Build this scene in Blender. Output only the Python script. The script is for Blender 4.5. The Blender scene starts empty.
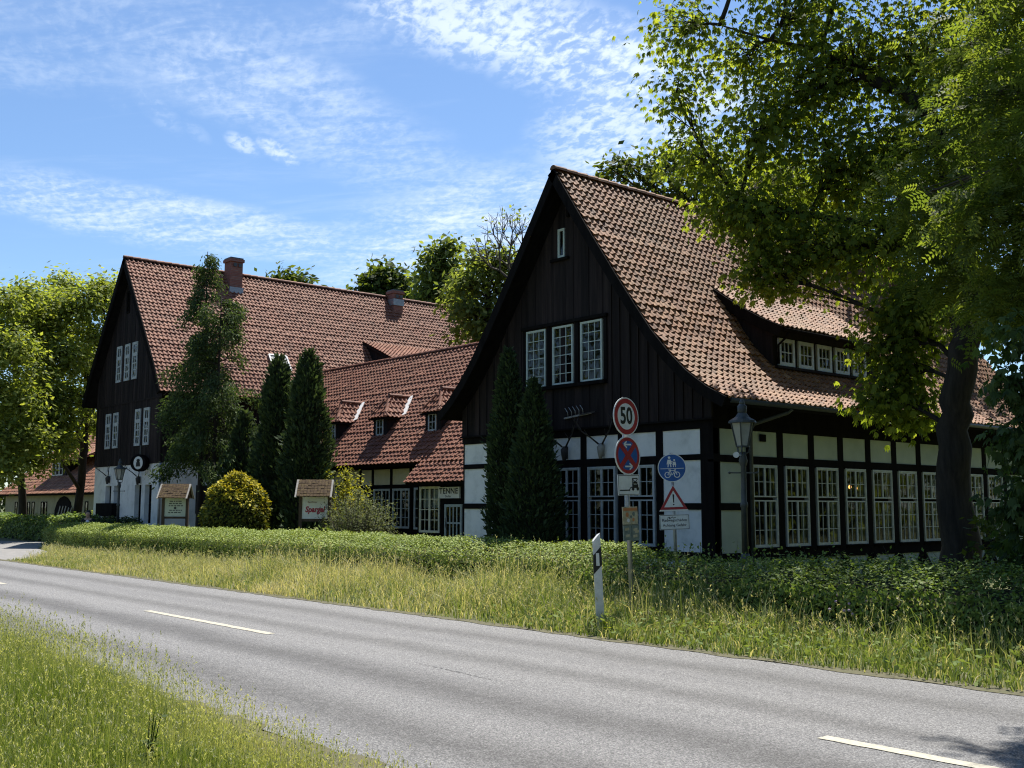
import bpy, math, random
import numpy as np
from mathutils import Vector, Matrix

random.seed(7)
RNG = np.random.default_rng(11)
scene = bpy.context.scene
COL = scene.collection

# ------------------------------------------------------------------ camera
F = 1070.23
EYE = 1.62
def _rot(az, pitch, roll):
    ca, sa = math.cos(az), math.sin(az); cp, sp = math.cos(pitch), math.sin(pitch); cr, sr = math.cos(roll), math.sin(roll)
    yaw = np.array([[ca, -sa, 0], [sa, ca, 0], [0, 0, 1.0]])
    r0 = np.array([[1.0, 0, 0], [0, 0, -1], [0, 1, 0]])
    p = np.array([[1.0, 0, 0], [0, cp, sp], [0, -sp, cp]])
    ro = np.array([[cr, -sr, 0], [sr, cr, 0], [0, 0, 1.0]])
    return ro @ p @ r0 @ yaw
CM = _rot(math.radians(-49.2285), math.radians(6.53287), math.radians(0.0934))
CAMP = np.array([0.0, 0.0, EYE])
cd = bpy.data.cameras.new("camera"); cam = bpy.data.objects.new("camera", cd); COL.objects.link(cam)
right, up, back = CM[0], -CM[1], -CM[2]
cam.matrix_world = Matrix(((right[0], up[0], back[0], 0), (right[1], up[1], back[1], 0), (right[2], up[2], back[2], EYE), (0, 0, 0, 1)))
cd.sensor_width = 36.0; cd.lens = F / 1024 * 36.0; cd.clip_start = 0.05; cd.clip_end = 6000
scene.camera = cam
def ray(u, v): return CM.T @ np.array([(u - 512) / F, (v - 384) / F, 1.0])
def atD(u, v, D): return CAMP + ray(u, v) * D              # a spot in the world D metres ahead
def ony(u, v, y):
    d = ray(u, v); return CAMP + d * (y / d[1])
def onz(u, v, z=0.0):
    d = ray(u, v); return CAMP + d * ((z - EYE) / d[2])

# ------------------------------------------------------------------ light
SUN_EL = math.radians(65); SX, SY = -0.48, 0.877
SUN_AZ = math.atan2(SX, SY)
world = bpy.data.worlds.new("World"); scene.world = world; world.use_nodes = True
def N(nt, t, loc=None, **kw):
    n = nt.nodes.new(t)
    for k, v in kw.items():
        if k.startswith('i_'): n.inputs[k[2:].replace('_', ' ')].default_value = v
        else: setattr(n, k, v)
    return n
def build_world():
    nt = world.node_tree; nt.nodes.clear(); L = nt.links.new
    out = N(nt, 'ShaderNodeOutputWorld'); bg = N(nt, 'ShaderNodeBackground'); bg.inputs['Strength'].default_value = 0.072
    sky = N(nt, 'ShaderNodeTexSky'); sky.sky_type = 'NISHITA'; sky.sun_disc = False
    sky.sun_elevation = SUN_EL; sky.sun_rotation = SUN_AZ
    sky.air_density = 1.0; sky.dust_density = 0.35; sky.ozone_density = 2.6; sky.altitude = 50
    tc = N(nt, 'ShaderNodeTexCoord')
    # cloud layer: project the view direction on a flat layer high above
    sep = N(nt, 'ShaderNodeSeparateXYZ'); L(tc.outputs['Generated'], sep.inputs[0])
    zz = N(nt, 'ShaderNodeMath', operation='MAXIMUM'); zz.inputs[1].default_value = 0.03; L(sep.outputs['Z'], zz.inputs[0])
    za = N(nt, 'ShaderNodeMath', operation='ADD'); za.inputs[1].default_value = 0.06; L(zz.outputs[0], za.inputs[0])
    dx = N(nt, 'ShaderNodeMath', operation='DIVIDE'); L(sep.outputs['X'], dx.inputs[0]); L(za.outputs[0], dx.inputs[1])
    dy = N(nt, 'ShaderNodeMath', operation='DIVIDE'); L(sep.outputs['Y'], dy.inputs[0]); L(za.outputs[0], dy.inputs[1])
    P = N(nt, 'ShaderNodeCombineXYZ'); L(dx.outputs[0], P.inputs[0]); L(dy.outputs[0], P.inputs[1])
    def mapn(rot, sx, sy):
        m = N(nt, 'ShaderNodeMapping'); m.vector_type = 'TEXTURE'; m.inputs['Rotation'].default_value = (0, 0, math.radians(rot)); m.inputs['Scale'].default_value = (1 / sx, 1 / sy, 1)
        L(P.outputs[0], m.inputs['Vector']); return m.outputs[0]
    def noise(vec, sc, det, rough, dist=0.0):
        n = N(nt, 'ShaderNodeTexNoise'); n.inputs['Scale'].default_value = sc; n.inputs['Detail'].default_value = det
        n.inputs['Roughness'].default_value = rough; n.inputs['Distortion'].default_value = dist; L(vec, n.inputs['Vector']); return n.outputs['Fac']
    def mth(op, a, b=None, clamp=False):
        n = N(nt, 'ShaderNodeMath', operation=op); n.use_clamp = clamp
        for i, q in enumerate((a, b)):
            if q is None: continue
            if isinstance(q, (int, float)): n.inputs[i].default_value = q
            else: L(q, n.inputs[i])
        return n.outputs[0]
    def rng(v, a, b, c=0.0, d=1.0):
        n = N(nt, 'ShaderNodeMapRange'); n.interpolation_type = 'SMOOTHSTEP'
        n.inputs[1].default_value = a; n.inputs[2].default_value = b; n.inputs[3].default_value = c; n.inputs[4].default_value = d
        L(v, n.inputs[0]); return n.outputs[0]
    # where the banks of cloud are: directions on the dome
    wob = noise(mapn(0, 1, 1), 1.3, 4, 0.6)
    def bank(u, v, ru, rv, ang, gain):
        c = atD(u, v, 1.0) - CAMP; c /= np.linalg.norm(c)
        e1 = np.array([-c[1], c[0], 0]); e1 /= np.linalg.norm(e1); e1 = -e1 if e1 @ CM[0] < 0 else e1
        e2 = np.cross(e1, c); e2 = -e2 if e2[2] < 0 else e2
        a = math.radians(ang); f1 = e1 * math.cos(a) + e2 * math.sin(a); f2 = -e1 * math.sin(a) + e2 * math.cos(a)
        def dot(vv):
            n = N(nt, 'ShaderNodeVectorMath', operation='DOT_PRODUCT'); L(tc.outputs['Generated'], n.inputs[0]); n.inputs[1].default_value = tuple(vv); return n.outputs['Value']
        q1 = mth('DIVIDE', dot(f1), ru / F); q2 = mth('DIVIDE', dot(f2), rv / F)
        d2 = mth('ADD', mth('MULTIPLY', q1, q1), mth('MULTIPLY', q2, q2))
        d2 = mth('ADD', d2, mth('MULTIPLY', mth('SUBTRACT', wob, 0.5), 2.6))
        fr = dot(c)
        m = mth('MULTIPLY', rng(d2, 1.25, 0.05), mth('GREATER_THAN', fr, 0.3))
        return mth('MULTIPLY', m, gain)
    banks = [bank(525, 40, 190, 55, -14, 0.85), bank(330, 120, 200, 55, -20, .55), bank(505, 235, 190, 85, 12, .85), bank(150, 215, 260, 28, -6, .75), bank(395, 270, 170, 50, 30, .5),
             bank(640, 130, 120, 90, 10, .7), bank(230, 25, 260, 26, 4, .30), bank(242, 144, 20, 11, -25, .62), bank(277, 150, 28, 11, -28, .66), bank(160, 113, 30, 12, -40, .16), bank(120, 106, 12, 6, -30, .05), bank(198, 133, 18, 8, -35, .12), bank(60, 60, 120, 30, 10, .25)]
    mott = [banks[0], banks[5]] + banks[7:12]; strk = [banks[1], banks[2], banks[3], banks[4], banks[6], banks[12]]
    m = mott[0]
    for b in mott[1:]: m = mth('MAXIMUM', m, b)
    m2 = strk[0]
    for b in strk[1:]: m2 = mth('MAXIMUM', m2, b)
    fine = noise(mapn(70, 1.7, 1.0), 26.0, 4, 0.58, 0.3)
    mid = noise(mapn(42, 1.0, 1.2), 4.4, 5, 0.62, 0.5)
    puff = rng(mth('ADD', mth('MULTIPLY', fine, 0.6), mth('MULTIPLY', mid, 0.5)), 0.47, 0.65)
    veil = noise(mapn(42, 0.7, 2.2), 2.2, 6, 0.62, 0.6)
    wisps = mth('MULTIPLY', rng(veil, 0.50, 0.85), 0.16)
    fib = noise(mapn(40, 0.9, 2.0), 4.2, 7, 0.66, 0.7); fibre = mth('MULTIPLY', rng(mth('ADD', mth('MULTIPLY', fib, 0.75), mth('MULTIPLY', fine, 0.25)), 0.40, 0.70), 0.75)
    dens = mth('ADD', mth('MULTIPLY', m, mth('ADD', mth('MULTIPLY', puff, 0.80), 0.16)), wisps, True)
    dens = mth('MAXIMUM', dens, mth('ADD', mth('MULTIPLY', m2, mth('ADD', fibre, mth('ADD', mth('MULTIPLY', puff, 0.16), 0.07))), wisps, True))
    dens = mth('MULTIPLY', dens, rng(sep.outputs['Z'], 0.02, 0.12), True)
    # pale towards the horizon a little: the sky texture does it
    mix = N(nt, 'ShaderNodeMix'); mix.data_type = 'RGBA'
    L(dens, mix.inputs[0]); 
    tint = N(nt, 'ShaderNodeMix'); tint.data_type = 'RGBA'; tint.blend_type = 'MULTIPLY'; tint.inputs[0].default_value = 1.0
    L(sky.outputs[0], tint.inputs[6]); tint.inputs[7].default_value = SKY_TINT
    L(tint.outputs[2], mix.inputs[6])
    mix.inputs[7].default_value = CLOUD_COL
    L(mix.outputs[2], bg.inputs['Color']); L(bg.outputs[0], out.inputs['Surface'])
SKY_TINT = (0.84, 0.95, 1.05, 1)
CLOUD_COL = (6.6, 7.4, 8.3, 1)
build_world()
sl = bpy.data.lights.new("sun", 'SUN'); sl.energy = 4.6; sl.angle = math.radians(0.53); sl.color = (1.0, 0.945, 0.86)
so = bpy.data.objects.new("sun", sl); COL.objects.link(so)
sdir = Vector((SX * math.cos(SUN_EL), SY * math.cos(SUN_EL), math.sin(SUN_EL)))
so.rotation_euler = sdir.to_track_quat('Z', 'Y').to_euler(); so.location = (0, 0, 40)
cy = scene.cycles; cy.use_denoising = True; cy.denoiser = 'OPENIMAGEDENOISE'; cy.denoising_input_passes = 'RGB_ALBEDO_NORMAL'; cy.denoising_prefilter = 'NONE'; cy.pixel_filter_type = 'BLACKMAN_HARRIS'; cy.filter_width = 1.15; cy.sample_clamp_indirect = 4.0; cy.max_bounces = 7; cy.diffuse_bounces = 4; cy.transparent_max_bounces = 10; cy.use_adaptive_sampling = False
vs = scene.view_settings; vs.view_transform = 'Standard'; vs.look = 'None'; vs.exposure = 1.10; vs.gamma = 1.0; vs.use_curve_mapping = False

# ------------------------------------------------------------------ materials
def newmat(name):
    m = bpy.data.materials.new(name); m.use_nodes = True; nt = m.node_tree; nt.nodes.clear()
    out = N(nt, 'ShaderNodeOutputMaterial'); return m, nt, out
def ramp(nt, fac, stops):
    r = N(nt, 'ShaderNodeValToRGB'); cr = r.color_ramp
    while len(cr.elements) < len(stops): cr.elements.new(0.5)
    for e, (p, c) in zip(cr.elements, stops): e.position = p; e.color = (*c, 1)
    nt.links.new(fac, r.inputs[0]); return r.outputs[0]
def tnoise(nt, sc, det=4, rough=0.6, vec=None, scale=None, dist=0.0):
    n = N(nt, 'ShaderNodeTexNoise'); n.inputs['Scale'].default_value = sc; n.inputs['Detail'].default_value = det
    n.inputs['Roughness'].default_value = rough; n.inputs['Distortion'].default_value = dist
    if vec is None:
        tc = N(nt, 'ShaderNodeTexCoord'); vec = tc.outputs['Object']
    if scale:
        mp = N(nt, 'ShaderNodeMapping'); mp.inputs['Scale'].default_value = scale; nt.links.new(vec, mp.inputs[0]); vec = mp.outputs[0]
    nt.links.new(vec, n.inputs['Vector']); return n.outputs['Fac']
def rmix(nt, fac, a, b, mode='MIX'):
    n = N(nt, 'ShaderNodeMix'); n.data_type = 'RGBA'; n.blend_type = mode
    for i, q in ((0, fac), (6, a), (7, b)):
        if isinstance(q, (int, float)): n.inputs[i].default_value = q
        elif isinstance(q, tuple): n.inputs[i].default_value = (*q, 1) if len(q) == 3 else q
        else: nt.links.new(q, n.inputs[i])
    return n.outputs[2]
def bumpn(nt, h, strength=0.3, dist=0.02):
    b = N(nt, 'ShaderNodeBump'); b.inputs['Strength'].default_value = strength; b.inputs['Distance'].default_value = dist
    nt.links.new(h, b.inputs['Height']); return b.outputs[0]
def mat_noise(name, c1, c2, sc=6.0, rough=0.8, bump=0.0, bsc=40, scale=None, det=5, spec=0.3, metal=0.0, c3=None):
    m, nt, out = newmat(name); p = N(nt, 'ShaderNodeBsdfPrincipled'); p.inputs['Roughness'].default_value = rough
    p.inputs['Specular IOR Level'].default_value = spec; p.inputs['Metallic'].default_value = metal
    f = tnoise(nt, sc, det, 0.65, scale=scale)
    st = [(0.3, c1), (0.7, c2)] if c3 is None else [(0.28, c1), (0.5, c2), (0.74, c3)]
    nt.links.new(ramp(nt, f, st), p.inputs['Base Color'])
    if bump:
        nt.links.new(bumpn(nt, tnoise(nt, bsc, 3, 0.6, scale=scale), bump, 0.01), p.inputs['Normal'])
    nt.links.new(p.outputs[0], out.inputs[0]); return m
def mat_plain(name, c, rough=0.5, spec=0.4, metal=0.0): return mat_noise(name, tuple(v * 0.93 for v in c), tuple(min(1, v * 1.05) for v in c), 9, rough, spec=spec, metal=metal)
def mat_glass(name, tint=(0.75, 0.8, 0.78)):
    m, nt, out = newmat(name)
    tr = N(nt, 'ShaderNodeBsdfTransparent'); tr.inputs[0].default_value = (*tint, 1)
    gl = N(nt, 'ShaderNodeBsdfGlossy'); gl.inputs['Roughness'].default_value = 0.02
    nt.links.new(bumpn(nt, tnoise(nt, 1.6, 2, 0.5), 0.05, 0.05), gl.inputs['Normal'])
    lw = N(nt, 'ShaderNodeFresnel'); lw.inputs['IOR'].default_value = 1.48
    ad = N(nt, 'ShaderNodeMath', operation='ADD'); ad.inputs[1].default_value = 0.005; nt.links.new(lw.outputs[0], ad.inputs[0])
    mx = N(nt, 'ShaderNodeMixShader'); nt.links.new(ad.outputs[0], mx.inputs[0]); nt.links.new(tr.outputs[0], mx.inputs[1]); nt.links.new(gl.outputs[0], mx.inputs[2])
    nt.links.new(mx.outputs[0], out.inputs[0]); return m
def mat_emit(name, c, s):
    m, nt, out = newmat(name); e = N(nt, 'ShaderNodeEmission'); e.inputs[0].default_value = (*c, 1); e.inputs[1].default_value = s
    nt.links.new(e.outputs[0], out.inputs[0]); return m
def mat_leaf(name, dark, mid, light, trans=0.4, tcol=None, rough=0.5, big=0.35):
    m, nt, out = newmat(name); L = nt.links.new
    at = N(nt, 'ShaderNodeAttribute'); at.attribute_name = 'rnd'
    nz = tnoise(nt, big, 3, 0.6)
    a = N(nt, 'ShaderNodeMath', operation='MULTIPLY_ADD'); a.inputs[1].default_value = 0.62; L(at.outputs['Fac'], a.inputs[0])
    b = N(nt, 'ShaderNodeMath', operation='MULTIPLY'); b.inputs[1].default_value = 0.42; L(nz, b.inputs[0]); L(b.outputs[0], a.inputs[2])
    c = ramp(nt, a.outputs[0], [(0.12, dark), (0.5, mid), (0.9, light)])
    p = N(nt, 'ShaderNodeBsdfPrincipled'); p.inputs['Roughness'].default_value = rough + .12; p.inputs['Specular IOR Level'].default_value = 0.12
    L(c, p.inputs['Base Color'])
    t = N(nt, 'ShaderNodeBsdfTranslucent')
    tc = rmix(nt, 1.0, c, tcol or (1.9, 1.75, 0.7), 'MULTIPLY'); L(tc, t.inputs[0])
    mx = N(nt, 'ShaderNodeMixShader'); mx.inputs[0].default_value = trans; L(p.outputs[0], mx.inputs[1]); L(t.outputs[0], mx.inputs[2])
    L(mx.outputs[0], out.inputs[0]); return m
def mat_tiles(name, cols, patch, moss=0.25):
    m, nt, out = newmat(name); L = nt.links.new
    at = N(nt, 'ShaderNodeAttribute'); at.attribute_name = 'rnd'
    c = ramp(nt, at.outputs['Fac'], [(0.05, cols[0]), (0.4, cols[1]), (0.75, cols[2]), (0.98, cols[3])])
    big = tnoise(nt, 0.55, 5, 0.62)
    c = rmix(nt, ramp(nt, big, [(0.42, (0, 0, 0)), (0.7, (0.65, 0.65, 0.65))]), c, patch)
    sm = tnoise(nt, 14, 5, 0.7)
    c = rmix(nt, ramp(nt, sm, [(0.5, (0, 0, 0)), (0.72, (moss * 2, moss * 2, moss * 2))]), c, (0.055, 0.05, 0.035))
    stk = tnoise(nt, 1.6, 6, 0.7, scale=(1.6, 1.6, .22)); c = rmix(nt, ramp(nt, stk, [(0.50, (0, 0, 0)), (0.74, (0.62, 0.62, 0.62))]), c, rmix(nt, 1.0, c, (0.45, 0.46, 0.42), 'MULTIPLY'))
    ms = tnoise(nt, 2.3, 7, 0.75); c = rmix(nt, ramp(nt, ms, [(0.60, (0, 0, 0)), (0.72, (moss * 1.5, moss * 1.5, moss * 1.5))]), c, (0.075, 0.075, 0.032))
    sp = tnoise(nt, 42, 3, 0.6)
    c = rmix(nt, ramp(nt, sp, [(0.62, (0, 0, 0)), (0.74, (0.24, 0.24, 0.24))]), c, (0.33, 0.27, 0.18))
    p = N(nt, 'ShaderNodeBsdfPrincipled'); p.inputs['Roughness'].default_value = 0.72; p.inputs['Specular IOR Level'].default_value = 0.3
    L(c, p.inputs['Base Color']); L(bumpn(nt, sm, 0.35, 0.01), p.inputs['Normal']); L(p.outputs[0], out.inputs[0]); return m
MT = {}
MT['tile_front'] = mat_tiles('weathered brown pantiles', [(0.11, 0.046, 0.022), (0.20, 0.090, 0.043), (0.26, 0.122, 0.060), (0.33, 0.180, 0.095)], (0.20, 0.112, 0.050), 0.30)
MT['tile_wing'] = mat_tiles('red pantiles', [(0.115, 0.038, 0.021), (0.18, 0.063, 0.035), (0.215, 0.081, 0.046), (0.27, 0.117, 0.07)], (0.19, 0.081, 0.046), 0.20)
MT['tile_far'] = mat_tiles('pink red pantiles', [(0.13, 0.046, 0.027), (0.195, 0.074, 0.043), (0.235, 0.094, 0.055), (0.285, 0.132, 0.082)], (0.21, 0.098, 0.058), 0.20)
MT['tile_left'] = mat_tiles('orange pantiles', [(0.15, 0.065, 0.04), (0.25, 0.11, 0.065), (0.31, 0.15, 0.09), (0.38, 0.21, 0.13)], (0.24, 0.13, 0.085), 0.3)
MT['shingle'] = mat_noise('mossy shingles', (0.028, 0.019, 0.012), (0.072, 0.046, 0.024), 14, 0.95, 0.8, 25, c3=(0.13, 0.10, 0.036))
MT['timber'] = mat_noise('black stained timber', (0.006, 0.0055, 0.0055), (0.014, 0.0125, 0.0125), 5, 0.9, 0.4, 30, scale=(1, 1, 0.2), spec=0.03)
def mk_boards():
    m, nt, out = newmat('black brown boards'); L = nt.links.new; p = N(nt, 'ShaderNodeBsdfPrincipled'); p.inputs['Roughness'].default_value = .85; p.inputs['Specular IOR Level'].default_value = .10
    at = N(nt, 'ShaderNodeAttribute'); at.attribute_name = 'rnd'
    c = ramp(nt, tnoise(nt, 4, 5, .65, scale=(3, 3, .15)), [(.3, (0.009, 0.0075, 0.008)), (.7, (0.024, 0.0195, 0.0195))])
    c = rmix(nt, at.outputs['Fac'], c, rmix(nt, 1.0, c, (1.9, 1.75, 1.7), 'MULTIPLY'))
    st = tnoise(nt, 2.2, 5, .7, scale=(2.2, 2.2, .22)); c = rmix(nt, ramp(nt, st, [(.56, (0, 0, 0)), (.76, (.5, .5, .5))]), c, (0.05, 0.043, 0.040))
    L(c, p.inputs['Base Color']); L(bumpn(nt, tnoise(nt, 26, 3, .6, scale=(3, 3, .15)), .5, .01), p.inputs['Normal']); L(p.outputs[0], out.inputs[0]); return m
MT['boards'] = mk_boards()
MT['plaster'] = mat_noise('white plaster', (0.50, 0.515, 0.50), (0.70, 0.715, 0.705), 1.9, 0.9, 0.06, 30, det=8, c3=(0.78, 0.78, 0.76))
MT['plaster_shaded'] = mat_noise('white plaster darkened for shade', (0.34, 0.39, 0.34), (0.45, 0.50, 0.44), 1.4, 0.9, 0.06, 60)  # panel colour darkened to stand for shade under eave and tree
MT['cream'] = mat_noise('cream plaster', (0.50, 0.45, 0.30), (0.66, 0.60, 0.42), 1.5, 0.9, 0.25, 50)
MT['cream_shaded'] = mat_noise('cream render dimmed for tree shade', (0.22, 0.20, 0.125), (0.34, 0.31, 0.20), 1.5, 0.9, 0.25, 50)  # cottage wall colour lowered to paint in the tree shade
MT['white_frame'] = mat_noise('white window paint', (0.33, 0.37, 0.385), (0.47, 0.505, 0.52), 8, 0.45, spec=0.4)
MT['green_frame'] = mat_noise('pale green window paint', (0.42, 0.50, 0.46), (0.56, 0.63, 0.59), 8, 0.45, spec=0.4)
MT['cream_frame'] = mat_noise('cream window paint', (0.58, 0.58, 0.46), (0.72, 0.72, 0.60), 8, 0.45, spec=0.4)
MT['door_paint'] = mat_noise('blue grey door paint', (0.30, 0.36, 0.37), (0.42, 0.48, 0.48), 8, 0.5, spec=0.4)
MT['glass'] = mat_glass('window glass')
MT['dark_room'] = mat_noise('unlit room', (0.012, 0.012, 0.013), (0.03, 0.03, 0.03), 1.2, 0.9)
MT['curtain'] = mat_noise('net curtain', (0.34, 0.40, 0.38), (0.55, 0.60, 0.57), 3, 0.95, scale=(14, 14, 0.3))
MT['brick'] = None
MT['zinc'] = mat_noise('zinc', (0.22, 0.23, 0.24), (0.34, 0.35, 0.36), 5, 0.45, metal=0.5)
MT['flashing'] = mat_noise('white flashing', (0.68, 0.68, 0.66), (0.82, 0.82, 0.80), 5, 0.5)
MT['steel'] = mat_noise('galvanised steel', (0.26, 0.27, 0.28), (0.40, 0.41, 0.42), 12, 0.45, metal=0.6, spec=0.5)
MT['iron'] = mat_noise('dark green grey iron', (0.030, 0.036, 0.036), (0.06, 0.068, 0.066), 9, 0.5, 0.2, 40, spec=0.5)
MT['lampglass'] = mat_noise('frosted lamp glass', (0.26, 0.27, 0.24), (0.40, 0.41, 0.37), 3, 0.3, spec=0.5)
MT['bone'] = mat_noise('skull bone', (0.20, 0.19, 0.17), (0.34, 0.33, 0.29), 6, 0.7)
MT['antler'] = mat_noise('dark antler', (0.025, 0.022, 0.02), (0.06, 0.05, 0.045), 9, 0.7)
MT['pale_wood'] = mat_noise('pale weathered wood', (0.22, 0.21, 0.19), (0.36, 0.345, 0.31), 7, 0.8)
MT['post_wood'] = mat_noise('brown post wood', (0.05, 0.034, 0.022), (0.11, 0.075, 0.05), 6, 0.85, 0.4, 25, scale=(1, 1, 0.2))
MT['board_white'] = mat_plain('sign board white', (0.74, 0.74, 0.70), 0.5)
MT['board_green'] = mat_plain('sign board grey green', (0.52, 0.57, 0.48), 0.5)
MT['s_white'] = mat_noise('sign white', (0.58, 0.59, 0.57), (0.74, 0.76, 0.74), 9, 0.4, det=8)
MT['s_red'] = mat_noise('sign red', (0.27, 0.02, 0.024), (0.38, 0.03, 0.034), 9, 0.45, det=8)
MT['s_blue'] = mat_noise('sign blue', (0.014, 0.075, 0.26), (0.022, 0.11, 0.35), 9, 0.45, det=8)
MT['s_black'] = mat_plain('sign black', (0.012, 0.012, 0.013), 0.5)
MT['s_dkred'] = mat_plain('letter red', (0.36, 0.02, 0.04), 0.5)
MT['s_brown'] = mat_plain('letter brown', (0.22, 0.12, 0.05), 0.6)
MT['s_orange'] = mat_plain('marker orange', (0.50, 0.20, 0.08), 0.5)
MT['s_tan'] = mat_noise('marker tan', (0.30, 0.25, 0.15), (0.55, 0.50, 0.36), 14, 0.6)
MT['s_greenish'] = mat_noise('marker grey green', (0.10, 0.13, 0.12), (0.24, 0.28, 0.25), 16, 0.5)
MT['post_white'] = mat_noise('delineator white', (0.46, 0.47, 0.45), (0.74, 0.75, 0.74), 7, 0.4)
MT['bark'] = mat_noise('dark bark', (0.015, 0.013, 0.011), (0.045, 0.038, 0.031), 5, 0.95, 0.9, 14, scale=(2.2, 2.2, 0.35))
MT['bark_grey'] = mat_noise('grey brown bark', (0.04, 0.034, 0.027), (0.11, 0.095, 0.075), 5, 0.95, 0.8, 16, scale=(2.2, 2.2, 0.4))
MT['hedge_core'] = mat_noise('hedge twigs', (0.010, 0.013, 0.006), (0.028, 0.032, 0.014), 14, 1.0)
MT['skin'] = mat_plain('skin', (0.45, 0.28, 0.20), 0.55)
MT['hair'] = mat_plain('dark hair', (0.015, 0.012, 0.010), 0.5)
MT['jacket'] = mat_plain('dark cloth', (0.012, 0.013, 0.018), 0.9)
MT['shirt'] = mat_plain('white cloth', (0.72, 0.70, 0.72), 0.9)
MT['bulb'] = mat_emit('warm bulb', (1.0, 0.45, 0.12), 1.3)
MT['pink'] = mat_plain('pale pink blossom', (0.42, 0.30, 0.40), 0.8)
def mk_brick():
    m, nt, out = newmat('chimney brick'); L = nt.links.new
    tc = N(nt, 'ShaderNodeTexCoord'); mp = N(nt, 'ShaderNodeMapping'); mp.inputs['Rotation'].default_value = (math.radians(90), 0, 0.6)
    L(tc.outputs['Object'], mp.inputs[0])
    b = N(nt, 'ShaderNodeTexBrick'); b.inputs['Scale'].default_value = 4.2; b.inputs['Color1'].default_value = (0.17, 0.06, 0.042, 1); b.inputs['Color2'].default_value = (0.25, 0.09, 0.06, 1)
    b.inputs['Mortar'].default_value = (0.22, 0.19, 0.16, 1); b.inputs['Mortar Size'].default_value = 0.02
    L(mp.outputs[0], b.inputs['Vector'])
    p = N(nt, 'ShaderNodeBsdfPrincipled'); p.inputs['Roughness'].default_value = 0.9
    L(rmix(nt, 0.35, b.outputs[0], ramp(nt, tnoise(nt, 5), [(0.3, (0.08, 0.035, 0.03)), (0.7, (0.26, 0.11, 0.08))])), p.inputs['Base Color'])
    L(p.outputs[0], out.inputs[0]); return m
MT['brick'] = mk_brick()
def mk_asphalt():
    m, nt, out = newmat('asphalt'); L = nt.links.new
    tc = N(nt, 'ShaderNodeTexCoord'); pos = tc.outputs['Object']
    fine = tnoise(nt, 46, 4, 0.8, pos); vf = tnoise(nt, 85, 2, 0.6, pos)
    c = ramp(nt, fine, [(0.30, (0.062, 0.062, 0.063)), (0.50, (0.148, 0.148, 0.150)), (0.70, (0.275, 0.274, 0.270))])
    c = rmix(nt, ramp(nt, vf, [(0.54, (0, 0, 0)), (0.66, (0.8, 0.8, 0.8))]), c, (0.36, 0.355, 0.345))
    c = rmix(nt, ramp(nt, vf, [(0.34, (0.85, 0.85, 0.85)), (0.46, (0, 0, 0))]), c, (0.055, 0.054, 0.054))
    # worn wheel paths: long bands running with the road
    band = tnoise(nt, 1.0, 4, 0.55, pos, scale=(0.035, 1.15, 1), dist=0.2)
    c = rmix(nt, ramp(nt, band, [(0.42, (0, 0, 0)), (0.66, (0.4, 0.4, 0.4))]), c, rmix(nt, 1.0, c, (0.62, 0.62, 0.64), 'MULTIPLY'))
    sep = N(nt, 'ShaderNodeSeparateXYZ'); L(pos, sep.inputs[0])
    wob = tnoise(nt, 0.35, 4, 0.6, pos)
    for y0, w, s in ((8.72, 0.26, 0.72), (7.42, 0.22, 0.66), (6.02, 0.30, 0.80), (4.75, 0.34, 0.80)):
        d = N(nt, 'ShaderNodeMath', operation='SUBTRACT'); L(sep.outputs['Y'], d.inputs[0]); d.inputs[1].default_value = y0
        w1 = N(nt, 'ShaderNodeMath', operation='MULTIPLY_ADD'); L(wob, w1.inputs[0]); w1.inputs[1].default_value = 0.7; L(d.outputs[0], w1.inputs[2])
        w2 = N(nt, 'ShaderNodeMath', operation='SUBTRACT'); L(w1.outputs[0], w2.inputs[0]); w2.inputs[1].default_value = 0.35
        ab = N(nt, 'ShaderNodeMath', operation='ABSOLUTE'); L(w2.outputs[0], ab.inputs[0])
        mr = N(nt, 'ShaderNodeMapRange'); mr.interpolation_type = 'SMOOTHSTEP'; mr.inputs[1].default_value = 0.0; mr.inputs[2].default_value = w * 1.9
        mr.inputs[3].default_value = s; mr.inputs[4].default_value = 0; L(ab.outputs[0], mr.inputs[0])
        brk = N(nt, 'ShaderNodeMath', operation='MULTIPLY'); L(mr.outputs[0], brk.inputs[0]); L(ramp(nt, tnoise(nt, 6, 4, 0.7, pos), [(0.25, (0.55, 0.55, 0.55)), (0.6, (1, 1, 1))]), brk.inputs[1])
        c = rmix(nt, brk.outputs[0], c, rmix(nt, 1.0, c, (0.40, 0.395, 0.39), 'MULTIPLY'))
    p = N(nt, 'ShaderNodeBsdfPrincipled'); p.inputs['Roughness'].default_value = 0.78; p.inputs['Specular IOR Level'].default_value = 0.35
    L(c, p.inputs['Base Color']); L(bumpn(nt, fine, 0.85, 0.016), p.inputs['Normal']); L(p.outputs[0], out.inputs[0]); return m
MT['asphalt'] = mk_asphalt()
MT['paint'] = mat_noise('road paint', (0.28, 0.265, 0.21), (0.44, 0.415, 0.34), 22, 0.7, 0.3, 60)
MT['drive'] = mat_noise('driveway asphalt', (0.14, 0.14, 0.135), (0.24, 0.23, 0.22), 3, 0.9, 0.3, 50)
MT['soil'] = mat_noise('sandy edge', (0.040, 0.044, 0.020), (0.10, 0.092, 0.055), 7, 0.95, 0.5, 30, c3=(0.06, 0.07, 0.028))
MT['ground'] = mat_noise('meadow ground', (0.035, 0.045, 0.016), (0.075, 0.085, 0.030), 1.1, 0.95, 0.4, 12, c3=(0.12, 0.11, 0.045))
MT['crack'] = mat_noise('crack sealant', (0.05, 0.05, 0.05), (0.11, 0.11, 0.11), 9, 0.8)

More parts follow.
